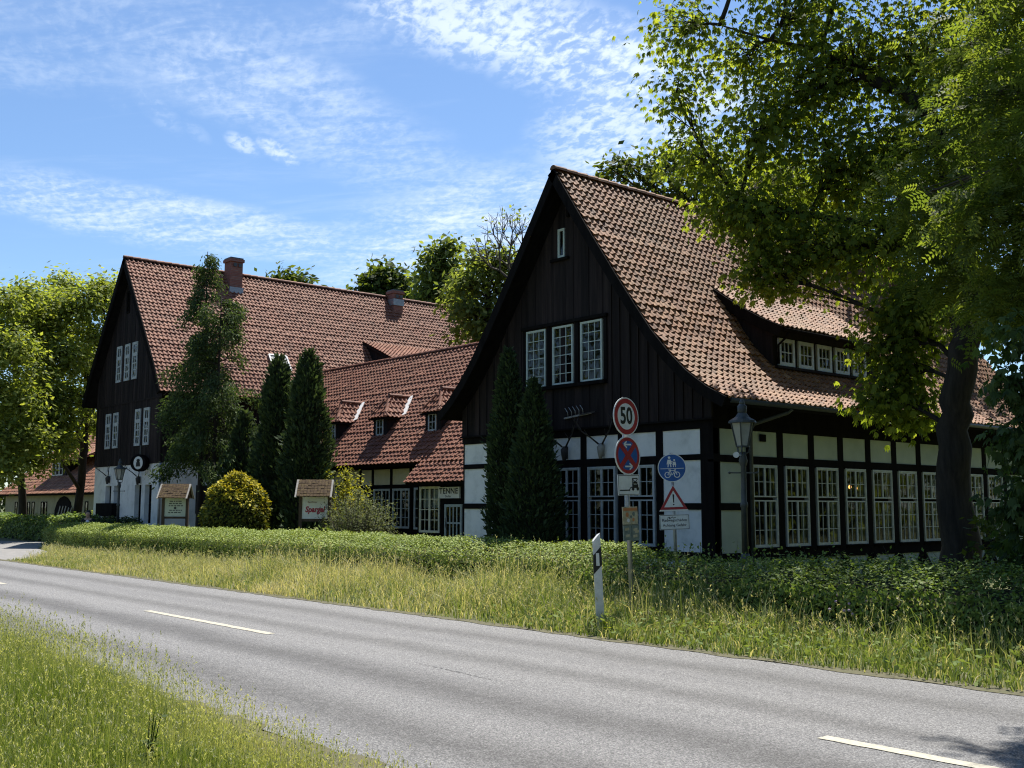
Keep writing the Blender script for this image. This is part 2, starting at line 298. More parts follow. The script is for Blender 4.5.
# ------------------------------------------------------------------ mesh helpers
def ml(ms): return [MT[x] if isinstance(x, str) else x for x in (ms if isinstance(ms, (list, tuple)) else [ms])]
class MB:
    def __init__(s): s.v = []; s.f = []; s.m = []; s.sm = []; s.r = []
    def add(s, vs, fs, mat=0, smooth=False, rnd=0.5):
        o = len(s.v); s.v.extend([tuple(map(float, p)) for p in vs])
        for f in fs: s.f.append(tuple(i + o for i in f)); s.m.append(mat); s.sm.append(smooth); s.r.append(rnd)
    def hexa(s, p, mat=0, rnd=.3): s.add(p, [(0, 3, 2, 1), (4, 5, 6, 7), (0, 1, 5, 4), (1, 2, 6, 5), (2, 3, 7, 6), (3, 0, 4, 7)], mat, False, rnd)
    def box(s, x0, x1, y0, y1, z0, z1, mat=0):
        s.hexa([(x0, y0, z0), (x1, y0, z0), (x1, y1, z0), (x0, y1, z0), (x0, y0, z1), (x1, y0, z1), (x1, y1, z1), (x0, y1, z1)], mat)
    def bar(s, a, b, w, d, upv=(0, 0, 1), mat=0):
        a = Vector(a); b = Vector(b); t = (b - a).normalized(); u = Vector(upv)
        if abs(t.dot(u)) > .98: u = Vector((1, 0, 0))
        x = t.cross(u).normalized(); y = x.cross(t).normalized(); p = []
        for q in (a, b):
            for sx, sy in ((-1, -1), (1, -1), (1, 1), (-1, 1)): p.append(q + x * (sx * w / 2) + y * (sy * d / 2))
        s.hexa([p[0], p[1], p[2], p[3], p[4], p[5], p[6], p[7]], mat)
    def tube(s, pts, rad, n=8, mat=0, caps=True, smooth=True):
        pts = [Vector(p) for p in pts]; rad = rad if isinstance(rad, (list, tuple)) else [rad] * len(pts)
        o = len(s.v); u = None
        for i, p in enumerate(pts):
            t = (pts[min(i + 1, len(pts) - 1)] - pts[max(i - 1, 0)])
            t = t.normalized() if t.length > 1e-9 else Vector((0, 0, 1))
            if u is None:
                u = Vector((1, 0, 0)) if abs(t.x) < .9 else Vector((0, 1, 0))
            u = (u - t * u.dot(t)).normalized(); w = t.cross(u)
            for k in range(n):
                a = 2 * math.pi * k / n; s.v.append(tuple(p + (u * math.cos(a) + w * math.sin(a)) * rad[i]))
        for i in range(len(pts) - 1):
            for k in range(n):
                a = o + i * n + k; b = o + i * n + (k + 1) % n
                s.f.append((a, b, b + n, a + n)); s.m.append(mat); s.sm.append(smooth); s.r.append(.5)
        if caps:
            s.f.append(tuple(o + k for k in reversed(range(n)))); s.m.append(mat); s.sm.append(False); s.r.append(.5)
            e = o + (len(pts) - 1) * n; s.f.append(tuple(e + k for k in range(n))); s.m.append(mat); s.sm.append(False); s.r.append(.5)
    def lathe(s, prof, n=16, c=(0, 0, 0), mat=0, smooth=True):
        s.tube([(c[0], c[1], c[2] + z) for r, z in prof], [max(r, 1e-4) for r, z in prof], n, mat, True, smooth)
    def prism(s, poly, fn, d, mat=0):
        """poly: 2-D outline; fn(a,b,depth)->3-D; extruded by d"""
        n = len(poly); vs = [fn(a, b, 0) for a, b in poly] + [fn(a, b, d) for a, b in poly]
        s.add(vs, [tuple(range(n - 1, -1, -1)), tuple(range(n, 2 * n))] + [(i, (i + 1) % n, n + (i + 1) % n, n + i) for i in range(n)], mat)
    def ellipsoid(s, c, r, n=12, m=8, mat=0):
        vs = []; fs = []
        for j in range(m + 1):
            th = math.pi * j / m
            for k in range(n):
                a = 2 * math.pi * k / n; vs.append((c[0] + r[0] * math.sin(th) * math.cos(a), c[1] + r[1] * math.sin(th) * math.sin(a), c[2] + r[2] * math.cos(th)))
        for j in range(m):
            for k in range(n): fs.append((j * n + k, (j + 1) * n + k, (j + 1) * n + (k + 1) % n, j * n + (k + 1) % n))
        s.add(vs, fs, mat, True)
    def build(s, name, mats, parent=None, base=(0, 0, 0), local=False, attr=False):
        me = bpy.data.meshes.new(name); o3 = np.array(base, float) if not local else np.zeros(3)
        if parent is not None and not local:
            q = parent; o3 = np.zeros(3)
            while q is not None: o3 += np.array(q.location); q = q.parent
        v = np.array(s.v, float).reshape(-1, 3) - o3
        me.from_pydata(v.tolist(), [], s.f)
        for m in ml(mats): me.materials.append(m)
        me.polygons.foreach_set('material_index', s.m); me.polygons.foreach_set('use_smooth', s.sm)
        if attr:
            a = me.attributes.new('rnd', 'FLOAT', 'FACE'); a.data.foreach_set('value', np.array(s.r, np.float32))
        me.update(); ob = bpy.data.objects.new(name, me); COL.objects.link(ob)
        if parent is not None: ob.parent = parent
        elif not local: ob.location = o3
        return ob
def tag(o, label=None, cat=None, group=None, kind=None):
    if label: o['label'] = label
    if cat: o['category'] = cat
    if group: o['group'] = group
    if kind: o['kind'] = kind
    return o
def empty(name, loc, label, cat, group=None, rz=0.0):
    o = bpy.data.objects.new(name, None); COL.objects.link(o); o.location = tuple(float(v) for v in loc); o.rotation_euler = (0, 0, rz); o.empty_display_size = .2
    return tag(o, label, cat, group)
def copy_tree(o, parent=None):
    c = o.copy(); COL.objects.link(c); c.parent = parent
    for ch in list(o.children): copy_tree(ch, c)
    return c
def text_geo(txt, size, bold=0.0, shear=0.0, space=1.0):
    cu = bpy.data.curves.new('t', 'FONT'); cu.body = txt; cu.size = size; cu.align_x = 'CENTER'; cu.align_y = 'CENTER'; cu.offset = bold; cu.shear = shear; cu.space_character = space; cu.resolution_u = 3
    ob = bpy.data.objects.new('t', cu); COL.objects.link(ob)
    dg = bpy.context.evaluated_depsgraph_get(); me = ob.evaluated_get(dg).to_mesh()
    v = [tuple(q.co) for q in me.vertices]; f = [tuple(p.vertices) for p in me.polygons]
    ob.evaluated_get(dg).to_mesh_clear(); bpy.data.objects.remove(ob); bpy.data.curves.remove(cu)
    return v, f
def add_text(mb, txt, size, cx, cz, y, mat, bold=0.0, shear=0.0, sx=1.0, space=1.0):
    v, f = text_geo(txt, size, bold, shear, space)
    mb.add([(cx + a * sx, y, cz + b) for a, b, _ in v], f, mat)

def arrays_mesh(name, verts, faces_k, mats, parent=None, rnd=None, matidx=None, base=None):
    """verts (n,3); faces_k (m,k) int"""
    me = bpy.data.meshes.new(name); verts = np.asarray(verts, np.float32)
    if parent is not None: verts = verts - np.array(parent.location, np.float32)
    m, k = faces_k.shape
    me.vertices.add(len(verts)); me.vertices.foreach_set('co', verts.ravel())
    me.loops.add(m * k); me.loops.foreach_set('vertex_index', faces_k.astype(np.int32).ravel())
    me.polygons.add(m); me.polygons.foreach_set('loop_start', (np.arange(m) * k).astype(np.int32))
    try: me.polygons.foreach_set('loop_total', np.full(m, k, np.int32))
    except Exception: pass
    for q in ml(mats): me.materials.append(q)
    if matidx is not None: me.polygons.foreach_set('material_index', matidx.astype(np.int32))
    me.update(calc_edges=True); me.validate()
    a = me.attributes.new('rnd', 'FLOAT', 'FACE'); a.data.foreach_set('value', (np.full(m, .5) if rnd is None else rnd).astype(np.float32))
    ob = bpy.data.objects.new(name, me); COL.objects.link(ob)
    if parent is not None: ob.parent = parent
    return ob
def unit(a): return a / np.maximum(np.linalg.norm(a, axis=-1, keepdims=True), 1e-9)
def rhombi(C, T, Nn, size, wr=0.45, droop=0.0, mid_=.45):
    """one leaf blade per row: root at C, pointing along T, face normal N; bent a little"""
    T = unit(T); B = unit(np.cross(Nn, T)); Nn = np.cross(T, B); s = size[:, None]
    a = C; b = C + T * s * mid_ + B * s * wr * .5 - Nn * s * .06; c = C + T * s - np.array([0, 0, 1.0]) * s * droop; d = C + T * s * mid_ - B * s * wr * .5 - Nn * s * .06
    V = np.stack([a, b, c, d], 1).reshape(-1, 3)
    return V
def leaves(C, kind, size, rng, out=None, upb=0.6, hang=0.0):
    """leaf geometry at centres C. returns verts (n*4,3) and rnd per blade"""
    n = len(C); sz = size * rng.uniform(.65, 1.25, n)
    Nn = rng.normal(size=(n, 3)) * .55 + np.array([0, 0, upb])
    if out is not None: Nn = Nn + out * .5
    Nn = unit(Nn); T = rng.normal(size=(n, 3)); T[:, 2] -= hang
    if out is not None: T = T + out * .8
    T = unit(T - Nn * np.sum(T * Nn, 1, keepdims=True) * (1 - min(.9, hang))); r = rng.random(n)
    if kind == 'simple':
        return rhombi(C, T, Nn, sz, .55, .1), r
    if kind == 'spray':
        return rhombi(C, T, Nn, sz, .38, .05), r
    if kind == 'palm':
        Vs = []; B = np.cross(Nn, T)
        for k, an in enumerate((-84, -42, 0, 42, 84)):
            a = math.radians(an); Tk = T * math.cos(a) + B * math.sin(a) - np.array([0, 0, .62])
            Vs.append(rhombi(C, Tk, Nn, sz * (1.0, .9, .65)[abs(k - 2) if k != 2 else 0] if k != 2 else sz, .40, .22, .60).reshape(n, 4, 3))
        V = np.stack(Vs, 1).reshape(-1, 3); return V, np.repeat(r, 5)
    if kind == 'pinn':
        Vs = []; B = np.cross(Nn, T); m = 5
        for i in range(m):
            for sd in (-1, 1):
                root = C + T * (sz * (.15 + .8 * i / (m - 1)))[:, None] - np.array([0, 0, 1.0]) * (sz * .25 * (i / m) ** 2)[:, None]
                Vs.append(rhombi(root, B * sd + T * .45, Nn, sz * .36, .42, .05).reshape(n, 4, 3))
        V = np.stack(Vs, 1).reshape(-1, 3); return V, np.repeat(r, 2 * m)
def quads(V): return np.arange(len(V)).reshape(-1, 4)

def bez(a, b, c, n):
    return [((1 - t) ** 2) * a + 2 * (1 - t) * t * b + t * t * c for t in np.linspace(0, 1, n)]
def make_tree(name, label, cat, trunk, clumps, leafmat, kind='simple', lsize=.16, twigs=60, per=12, sig=.28, seed=1, group=None, bark='bark', upb=.6, hang=0.0, inner=2.0, limb=.05, twigr=.010, flat=1.0, extra_limbs=(), lcap=.16):
    """trunk: [(xyz, r)..]; clumps: [(xyz, (rx,ry,rz), density)]"""
    rng = np.random.default_rng(seed); base = trunk[0][0]
    root = empty(name, (base[0], base[1], 0), label, cat, group)
    tb = MB(); pts = [np.array(p, float) for p, r in trunk]; rr = [r for p, r in trunk]
    # smooth the trunk
    P = []; R = []
    for i in range(len(pts) - 1):
        for t in np.linspace(0, 1, 5)[:-1]:
            P.append(pts[i] * (1 - t) + pts[i + 1] * t + rng.normal(size=3) * rr[i] * .10 * (i + t > .3)); R.append(rr[i] * (1 - t) + rr[i + 1] * t)
    P.append(pts[-1]); R.append(rr[-1]); P[0] = pts[0] - np.array([0, 0, .15]); R[0] *= 1.35
    tb.tube(P, R, 12); Pn = np.array(P)
    for lp, l0, l1 in extra_limbs:
        q = [np.array(x, float) for x in lp]; tb.tube(q, list(np.linspace(l0, l1, len(q))), 9); Pn = np.vstack([Pn, q])
    CC = []; OO = []
    for (c, r, dn) in clumps:
        c = np.array(c, float); r = np.array(r, float)
        dd = np.linalg.norm(Pn - c, axis=1) + np.maximum(0, Pn[:, 2] - c[2] + .2) * 2.5
        s = Pn[int(np.argmin(dd))]; ln = np.linalg.norm(c - s)
        mid = (s + c) / 2 + np.array([0, 0, .12 * ln]) + rng.normal(size=3) * .06 * ln
        path = bez(s, mid, c, 7); r0 = min(limb * (0.5 + ln * .25), lcap)
        tb.tube(path, list(np.linspace(r0, r0 * .35, 7)), 6)
        nt_ = max(4, int(twigs * dn)); dr = unit(rng.normal(size=(nt_, 3)) * np.array([1, 1, flat])); ra = rng.random(nt_) ** (1 / inner)
        tw = c + dr * r * ra[:, None]
        for q in tw[::3]:
            s2 = path[rng.integers(2, 7)]; m2 = (s2 + q) / 2 + np.array([0, 0, .08]) + rng.normal(size=3) * .05
            tb.tube(bez(s2, m2, q, 4), [twigr * 2.0, twigr * 1.5, twigr, twigr * .6], 4, caps=False)
        cc = np.repeat(tw, per, 0) + rng.normal(size=(nt_ * per, 3)) * np.array([sig, sig, sig * .75]); CC.append(cc); OO.append(unit(cc - c))
    tb.build('trunk', bark, root)
    C = np.concatenate(CC); O = np.concatenate(OO); keep = C[:, 2] > .25; C = C[keep]; O = O[keep]
    V, r = leaves(C, kind, lsize, rng, O, upb, hang)
    arrays_mesh('crown', V, quads(V), leafmat, root, r)
    return root
def crown_blobs(c, r, n, rad, seed, bottom=-.5):
    """n clumps spread through an ellipsoid crown"""
    g = np.random.default_rng(seed); out = []
    for i in range(n):
        d = unit(g.normal(size=3)); d[2] = max(d[2], bottom) ; q = np.array(c) + d * np.array(r) * (g.random() ** .45) * .85
        k = rad * g.uniform(.7, 1.25); out.append((q, (k, k, k * .75), g.uniform(.7, 1.2)))
    return out

# ------------------------------------------------------------------ roofs
def prof_len(prof):
    d = [0.0]
    for a, b in zip(prof[:-1], prof[1:]): d.append(d[-1] + math.hypot(b[0] - a[0], b[1] - a[1]))
    return d
def tiles(mb, prof, to3d, t0, t1, colw=.21, rowl=.29, trange=None, amp=.052, seed=1, mat=0, zmax=None):
    rng = np.random.default_rng(seed); d = prof_len(prof); S = d[-1]; n = max(1, round(S / rowl)); rl = S / n
    ph = [q[0] for q in prof]; pz = [q[1] for q in prof]
    def at(s):
        s = min(max(s, 0), S); i = max(0, min(len(d) - 2, int(np.searchsorted(d, s)) - 1)); k = (s - d[i]) / max(1e-9, d[i + 1] - d[i])
        h = ph[i] + (ph[i + 1] - ph[i]) * k; z = pz[i] + (pz[i + 1] - pz[i]) * k
        e = .35; ha, za = np.interp(max(0, s - e), d, ph), np.interp(max(0, s - e), d, pz); hb, zb = np.interp(min(S, s + e), d, ph), np.interp(min(S, s + e), d, pz)
        L = math.hypot(hb - ha, zb - za); return h, z, (-(zb - za) / L, (hb - ha) / L)
    us = (0, .2, .45, .64, .80, 1.0); cs = (.40, .06, 0, .45, 1.0, .50)
    nc = max(1, round((t1 - t0) / colw)); cw = (t1 - t0) / nc
    for i in range(n):
        h0, z0, n0 = at(i * rl - .02); h1, z1, n1 = at((i + 1) * rl + .02)
        lo, hi = (t0, t1) if trange is None else trange((z0 + z1) / 2)
        wave = .010 * rng.normal()
        for c in range(nc):
            ta = t0 + c * cw; 
            if ta + cw < lo or ta > hi: continue
            j = rng.normal() * .005 + wave * .3; sk = rng.normal() * .004; top = []; bot = []; but = []
            for u, q in zip(us, cs):
                t = min(max(ta + u * cw + sk, lo), hi); a = q * amp + j
                top.append(to3d(h0 + n0[0] * a, z0 + n0[1] * a, t)); b = a + .042
                bot.append(to3d(h1 + n1[0] * b, z1 + n1[1] * b, t)); e = b - .036
                but.append(to3d(h1 + n1[0] * e, z1 + n1[1] * e, t))
            m = len(us); fs = [(k, k + 1, m + k + 1, m + k) for k in range(m - 1)]; rv = min(1, max(0, rng.normal() * .22 + .5 + wave * 6))
            mb.add(top + bot, fs, mat, True, rv); mb.add(bot + but, fs, mat, False, rv)
def slab(mb, prof, to3d, t0, t1, o0, o1, mat=0):
    d = prof_len(prof); pts = []
    for i in range(len(prof)):
        a = prof[max(0, i - 1)]; b = prof[min(len(prof) - 1, i + 1)]; L = math.hypot(b[0] - a[0], b[1] - a[1]); nn = (-(b[1] - a[1]) / L, (b[0] - a[0]) / L)
        pts.append((prof[i], nn))
    for (p, n), (q, m) in zip(pts[:-1], pts[1:]):
        P = []
        for t in (t0, t1):
            P += [to3d(p[0] + n[0] * o0, p[1] + n[1] * o0, t), to3d(q[0] + m[0] * o0, q[1] + m[1] * o0, t), to3d(q[0] + m[0] * o1, q[1] + m[1] * o1, t), to3d(p[0] + n[0] * o1, p[1] + n[1] * o1, t)]
        mb.hexa(P, mat)
def ridge_caps(mb, p, q, r=.12, mat=0, seed=3, drop=.05):
    g = np.random.default_rng(seed); p = np.array(p, float); q = np.array(q, float); L = np.linalg.norm(q - p); n = max(1, int(L / .36))
    e = (q - p) / L
    for i in range(n):
        a = p + e * (L * i / n) + np.array([0, 0, g.normal() * .004]); b = p + e * (L * (i + 1) / n + .03)
        side = np.cross(e, [0, 0, 1.0]); side /= np.linalg.norm(side); vs = []
        for w, rr in ((a, r * .9), (b, r * 1.05)):
            for k in range(7):
                an = math.pi * k / 6; vs.append(w + side * math.cos(an) * rr + np.array([0, 0, math.sin(an) * rr - drop]))
        mb.add(vs, [(k, k + 1, 8 + k, 7 + k) for k in range(6)] + [tuple(range(7)), tuple(range(13, 6, -1))], mat, False, float(min(1, max(0, g.normal() * .2 + .45))))

# ------------------------------------------------------------------ windows
def pane_grid(mb, x0, z0, x1, z1, cols, rows, fw, bw, y0, y1, mat=0):
    mb.box(x0, x0 + fw, y0, y1, z0, z1, mat); mb.box(x1 - fw, x1, y0, y1, z0, z1, mat)
    mb.box(x0 + fw, x1 - fw, y0 + .002, y1 - .002, z0, z0 + fw, mat); mb.box(x0 + fw, x1 - fw, y0 + .002, y1 - .002, z1 - fw, z1, mat)
    iw = (x1 - x0 - 2 * fw); ih = (z1 - z0 - 2 * fw); d = (y1 - y0)
    for c in range(1, cols):
        x = x0 + fw + iw * c / cols; mb.box(x - bw / 2, x + bw / 2, y0 + .012, y1 - .012, z0 + fw, z1 - fw, mat)
    for r in range(1, rows):
        z = z0 + fw + ih * r / rows; mb.box(x0 + fw, x1 - fw, y0 + .014, y1 - .010, z - bw / 2, z + bw / 2, mat)
_wcache = {}
def window(root, kind, loc, rz=0.0, w=.9, h=1.5, frame='white_frame', grid=None, curtain=None, fw=.045, bw=.022, name='window', backing=True, label=None):
    """a window in the wall at loc (lower left corner, outside face), local x along the wall, -y out"""
    key = (kind, round(w, 2), round(h, 2))
    rel = Vector(loc) - root.location
    if key in _wcache:
        o = copy_tree(_wcache[key], root); o.location = rel; o.rotation_euler = (0, 0, rz); return o
    mb = MB(); mb.box(0, .035, -.02, .10, 0, h); mb.box(w - .035, w, -.02, .10, 0, h); mb.box(.035, w - .035, -.018, .10, 0, .035); mb.box(.035, w - .035, -.018, .10, h - .035, h)
    for g in grid: pane_grid(mb, *g, fw, bw, -.012, .035)
    o = mb.build(name, frame, None, local=True); o.parent = root; o.location = rel; o.rotation_euler = (0, 0, rz)
    pb = MB()
    for g in grid: pb.add([(g[0] + fw * .6, .012, g[1] + fw * .6), (g[2] - fw * .6, .012, g[1] + fw * .6), (g[2] - fw * .6, .012, g[3] - fw * .6), (g[0] + fw * .6, .012, g[3] - fw * .6)], [(0, 1, 2, 3)])
    p = pb.build('pane', 'glass', None, local=True); p.parent = o
    if curtain:
        cb = MB()
        for (a, b, z0, z1) in curtain:
            n = max(4, int((b - a) / .03)); vs = []
            for i in range(n + 1):
                x = a + (b - a) * i / n; y = .085 + .018 * math.sin(i * 1.9) + .008 * math.sin(i * .7)
                vs += [(x, y, z0), (x, y, z1)]
            cb.add(vs, [(2 * i, 2 * i + 2, 2 * i + 3, 2 * i + 1) for i in range(n)], 0, True)
        c = cb.build('curtain', 'curtain', None, local=True); c.parent = o
    _wcache[key] = o
    return o

def wall_map(kind, k):
    if kind == 'y': return lambda a, z, d: (a, k + d, z)        # faces -y; depth goes +y
    return lambda a, z, d: (k - d, a, z)                        # faces +x; depth goes -x
def wbox(mb, fn, a0, a1, z0, z1, d0, d1, mat=0):
    P = [fn(a0, z0, d0), fn(a1, z0, d0), fn(a1, z0, d1), fn(a0, z0, d1), fn(a0, z1, d0), fn(a1, z1, d0), fn(a1, z1, d1), fn(a0, z1, d1)]
    mb.hexa(P, mat)

# ================================================================== the front house
YG, XW, XL = 18.0, -14.355, -22.89; XR = -18.68
FP = [(0, 9.84), (.74, 8.75), (1.33, 7.90), (2.07, 6.86), (2.6, 6.14), (3.11, 5.46), (3.61, 4.91), (4.09, 4.46), (4.62, 4.08), (5.13, 3.82)]
def fz(h): return float(np.interp(abs(h), [p[0] for p in FP], [p[1] for p in FP]))
def fh(z): return float(np.interp(-z, [-p[1] for p in FP], [p[0] for p in FP]))
YEND = 34.0
front = empty('half_timbered_house', (-18.62, YG, 0), 'black and white half-timbered house with a steep brown tiled roof and tall black boarded gable', 'house')
fr = lambda h, z, t: (XR + h, t, z)
fl = lambda h, z, t: (XR - h, t, z)
FPL = FP[:-1]
mb = MB(); tiles(mb, FP, fr, 17.46, YEND + .5, colw=.195, rowl=.205, seed=5); tiles(mb, FPL, fl, 17.46, YEND + .5, colw=.3, rowl=.4, seed=6)
roof_f = mb.build('roof', 'tile_front', front, attr=True)
mb = MB(); ridge_caps(mb, (XR, 17.42, 9.90), (XR, YEND + .5, 9.90)); mb.build('ridge_cap', 'tile_front', roof_f, attr=True)
mb = MB(); slab(mb, FP, fr, 17.48, YEND + .48, -.03, -.15); slab(mb, FPL, fl, 17.48, YEND + .48, -.03, -.15); mb.build('roof_deck', 'timber', front)
for s, f in ((1, fr), (-1, fl)):
    mb = MB(); pf = FP if s > 0 else FPL; slab(mb, pf, f, 17.40, 17.45, .03, -.20); slab(mb, pf, f, 17.45, 17.475, .0, -.15)
    mb.build('bargeboard', 'timber', front)
# rafters under the long eave
for i in range(13):
    mb = MB(); y = 18.6 + i * 1.22; mb.bar((XW - .05, y, 4.06), (-13.7, y, 3.74), .10, .12); mb.build('rafter_end', 'timber', front)
# --- gable boarding
wf = wall_map('y', YG); ws = wall_map('x', XW)
mb = MB(); edges = [XL - .02]
WIN_UP = [(-20.24, -19.55, 4.59, 6.03), (-19.26, -18.53, 4.59, 6.05), (-18.27, -17.52, 4.59, 6.07)]; SLIT = (-19.06, -18.82, 7.77, 8.50)
cuts = sorted([v for q in WIN_UP + [SLIT] for v in q[:2]])
x = XL - .02; g = random.Random(3)
while x < XW + .02 - .05:
    nx = min(x + g.uniform(.22, .32), XW + .02)
    for c in cuts:
        if x + .03 < c < nx + .03: nx = c; break
    spans = [(3.50, None)]
    for (a, b, z0, z1) in WIN_UP + [SLIT]:
        if x >= a - .01 and nx <= b + .01: spans = [(3.50, z0), (z1, None)]
    dd = g.uniform(0, .012)
    for (z0, z1) in spans:
        za = (z1 if z1 else fz(x - XR) - .10); zb = (z1 if z1 else fz(nx - XR) - .10)
        if x < XR < nx and not z1: za = zb = fz(nx - XR) - .1
        mb.hexa([(x + .004, YG - .03 - dd, z0), (nx - .004, YG - .03 - dd, z0), (nx - .004, YG + .01, z0), (x + .004, YG + .01, z0), (x + .004, YG - .03 - dd, za), (nx - .004, YG - .03 - dd, zb), (nx - .004, YG + .01, zb), (x + .004, YG + .01, za)], 0, g.random() ** 1.6)
    if g.random() < .75: 
        xx = nx - .02; z1 = fz(xx - XR) - .16
        if not any(a - .06 < xx < b + .06 for a, b, _, _ in WIN_UP + [SLIT]): mb.box(xx - .018, xx + .018, YG - .062, YG - .034, 3.52, z1)
    x = nx
mb.build('gable_boarding', 'boards', front, attr=True)
def gable_poly(z0, off=.12, n=9):
    hs = np.linspace(-4.28, 4.28, 2 * n + 1); return [(XR + h, fz(h) - off) for h in hs] + [(XR + 4.28, z0), (XR - 4.28, z0)]
mb = MB(); mb.prism(gable_poly(3.3), lambda a, b, d: (a, YG + .015 + d, b), .08); mb.build('gable_wall', 'boards', front)
mb = MB(); mb.prism(gable_poly(.2), lambda a, b, d: (a, YEND - .1 + d, b), .12); mb.build('gable_wall', 'boards', front)
for i, (a, b, z0, z1) in enumerate(WIN_UP):
    w, h = .72, z1 - z0; window(front, 'gable', (a - .005, YG - .05, z0), 0, w, 1.46, 'green_frame', [(.02, .02, w - .02, 1.44, 3, 6)], fw=.03, bw=.016)
window(front, 'slit', (SLIT[0], YG - .05, SLIT[2]), 0, .24, .73, 'green_frame', [(.02, .02, .22, .71, 1, 1)], fw=.035)
mb = MB(); mb.box(-20.36, -17.40, YG - .16, YG - .03, 4.50, 4.585); mb.build('window_sill', 'timber', front)
mb = MB(); mb.box(-20.4, -17.36, YG - .12, YG - .045, 6.085, 6.16)
for xx in (-20.30, -19.405, -18.40, -17.44): mb.box(xx - .05, xx + .05, YG - .075, YG - .045, 4.59, 6.08)
mb.build('window_surround', 'timber', front)
mb = MB(); mb.box(-19.3, -18.66, YG - .12, YG - .04, 7.69, 7.755); mb.build('window_sill', 'timber', front)
mb = MB(); mb.box(-18.715, -18.645, YG - .10, YG - .04, 8.75, 9.35); mb.build('gable_post', 'timber', front)
# --- timber frame and panels
tf = MB(); pn = MB(); ps = MB()
def post(fn, a0, a1, z0, z1): wbox(tf, fn, a0, a1, z0, z1, 0, .16)
def rail(fn, a0, a1, z0, z1): wbox(tf, fn, a0, a1, z0, z1, -.004, .15)
def panel(m, fn, a0, a1, z0, z1): wbox(m, fn, a0 - .01, a1 + .01, z0 - .01, z1 + .01, .022, .13)
A0, A1 = XL, XW
for a, b in ((XL, -22.86 + .0), (-21.85, -21.72), (-20.66, -20.5), (-19.53, -19.34), (-18.36, -18.17), (-17.13, -16.96), (-15.97, -15.77), (-14.71, XW)):
    post(wf, a, b, .02, 3.30)
rail(wf, XL, XW + .003, 3.285, 3.46); rail(wf, XL, XW + .003, 2.62, 2.745)
wbox(tf, wf, XL - .03, XW + .05, 3.46, 3.50, -.10, .12)
for a, b in ((-22.86, -21.85), (-21.72, -20.66), (-15.77, -14.71)): rail(wf, a, b, 1.56, 1.70)
rail(wf, XL, XW + .003, .49, .66); 
for a, b in ((-22.86, -21.85), (-21.72, -20.66), (-15.77, -14.71)):
    panel(pn, wf, a, b, 2.745, 3.285); panel(pn, wf, a, b, 1.70, 2.62); panel(pn, wf, a, b, .66, 1.56); panel(pn, wf, a, b, .02, .49)
for a, b in ((-20.5, -19.53), (-19.34, -18.36), (-18.17, -17.13), (-16.96, -15.97)):
    panel(pn, wf, a, b, 2.745, 3.285); panel(pn, wf, a, b, .02, .49)
    rail(wf, a, b, .66, .74)
for a0, a1 in ((-15.70, -14.75), (-22.8, -21.9)):
    tf.bar((a0, YG - .006, .06), (a1, YG - .006, .50), .16, .02, (0, 1, 0))
CURT = [(.70, .85, .08, 1.00), (.72, .85, 1.12, 1.74)]
UNIT = [(.035, .035, .455, 1.035, 2, 3), (.455, .035, .875, 1.035, 2, 3), (.035, 1.10, .455, 1.775, 2, 2), (.455, 1.10, .875, 1.775, 2, 2)]
def unit_window(loc, rz, kind): 
    o = window(front, kind, loc, rz, .91, 1.81, 'white_frame', UNIT, CURT if kind == 'side' else None, fw=.030, bw=.016)
    return o
for a in (-20.47, -19.305, -18.125, -16.93): unit_window((a + (.0), YG + .01, .745), 0, 'front')
mb = MB()
for a, b in ((-20.5, -19.53), (-19.34, -18.36), (-18.17, -17.13), (-16.96, -15.97)):
    mb = MB(); mb.box(a, b, YG - .07, YG + .05, .715, .743); mb.build('window_sill', 'timber', front); mb = MB(); mb.box(a, b, YG + .0, YG + .10, 2.557, 2.619); mb.build('lintel', 'timber', front)
# side
Y0 = 19.31; PITCH = 1.2235; NW = 10
post(ws, YG + .17, YG + .22, .02, 3.30); post(ws, 19.14, 19.31, .02, 3.30)
for i in range(1, NW + 1): y = Y0 + PITCH * i; post(ws, y - .26, y - .06 + .02, .02, 3.30)
yl = Y0 + PITCH * NW; 
for y in (yl + 1.15, YEND - .2): post(ws, y, y + .18, .02, 3.30)
post(ws, YG + .005, YG + .17, .02, 3.30)
rail(ws, YG, YEND, 3.285, 3.45); rail(ws, YG, YEND, 2.575, 2.725); rail(ws, YG, YEND, .46, .64)
for a, b in ((YG + .22, 19.14), (yl - .04, yl + 1.15), (yl + 1.33, YEND - .2)):
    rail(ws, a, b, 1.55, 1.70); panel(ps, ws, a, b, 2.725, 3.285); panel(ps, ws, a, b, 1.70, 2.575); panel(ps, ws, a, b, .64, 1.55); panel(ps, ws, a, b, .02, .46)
for i in range(NW):
    a = Y0 + PITCH * i; b = a + PITCH - .24
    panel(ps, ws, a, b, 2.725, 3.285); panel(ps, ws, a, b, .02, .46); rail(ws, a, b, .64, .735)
    unit_window((XW - .01, a + .02, .735), math.pi / 2, 'side')
    mb = MB(); mb.box(XW - .05, XW + .06, a, b, .705, .733); mb.build('window_sill', 'timber', front); mb = MB(); mb.box(XW - .10, XW, a, b, 2.535, 2.574); mb.build('lintel', 'timber', front)
    c = b + .12; 
    for s in (-1, 1): tf.bar((XW + .006, c + s * .05, .47), (XW + .006, c + s * .42, .04), .13, .02, (1, 0, 0))
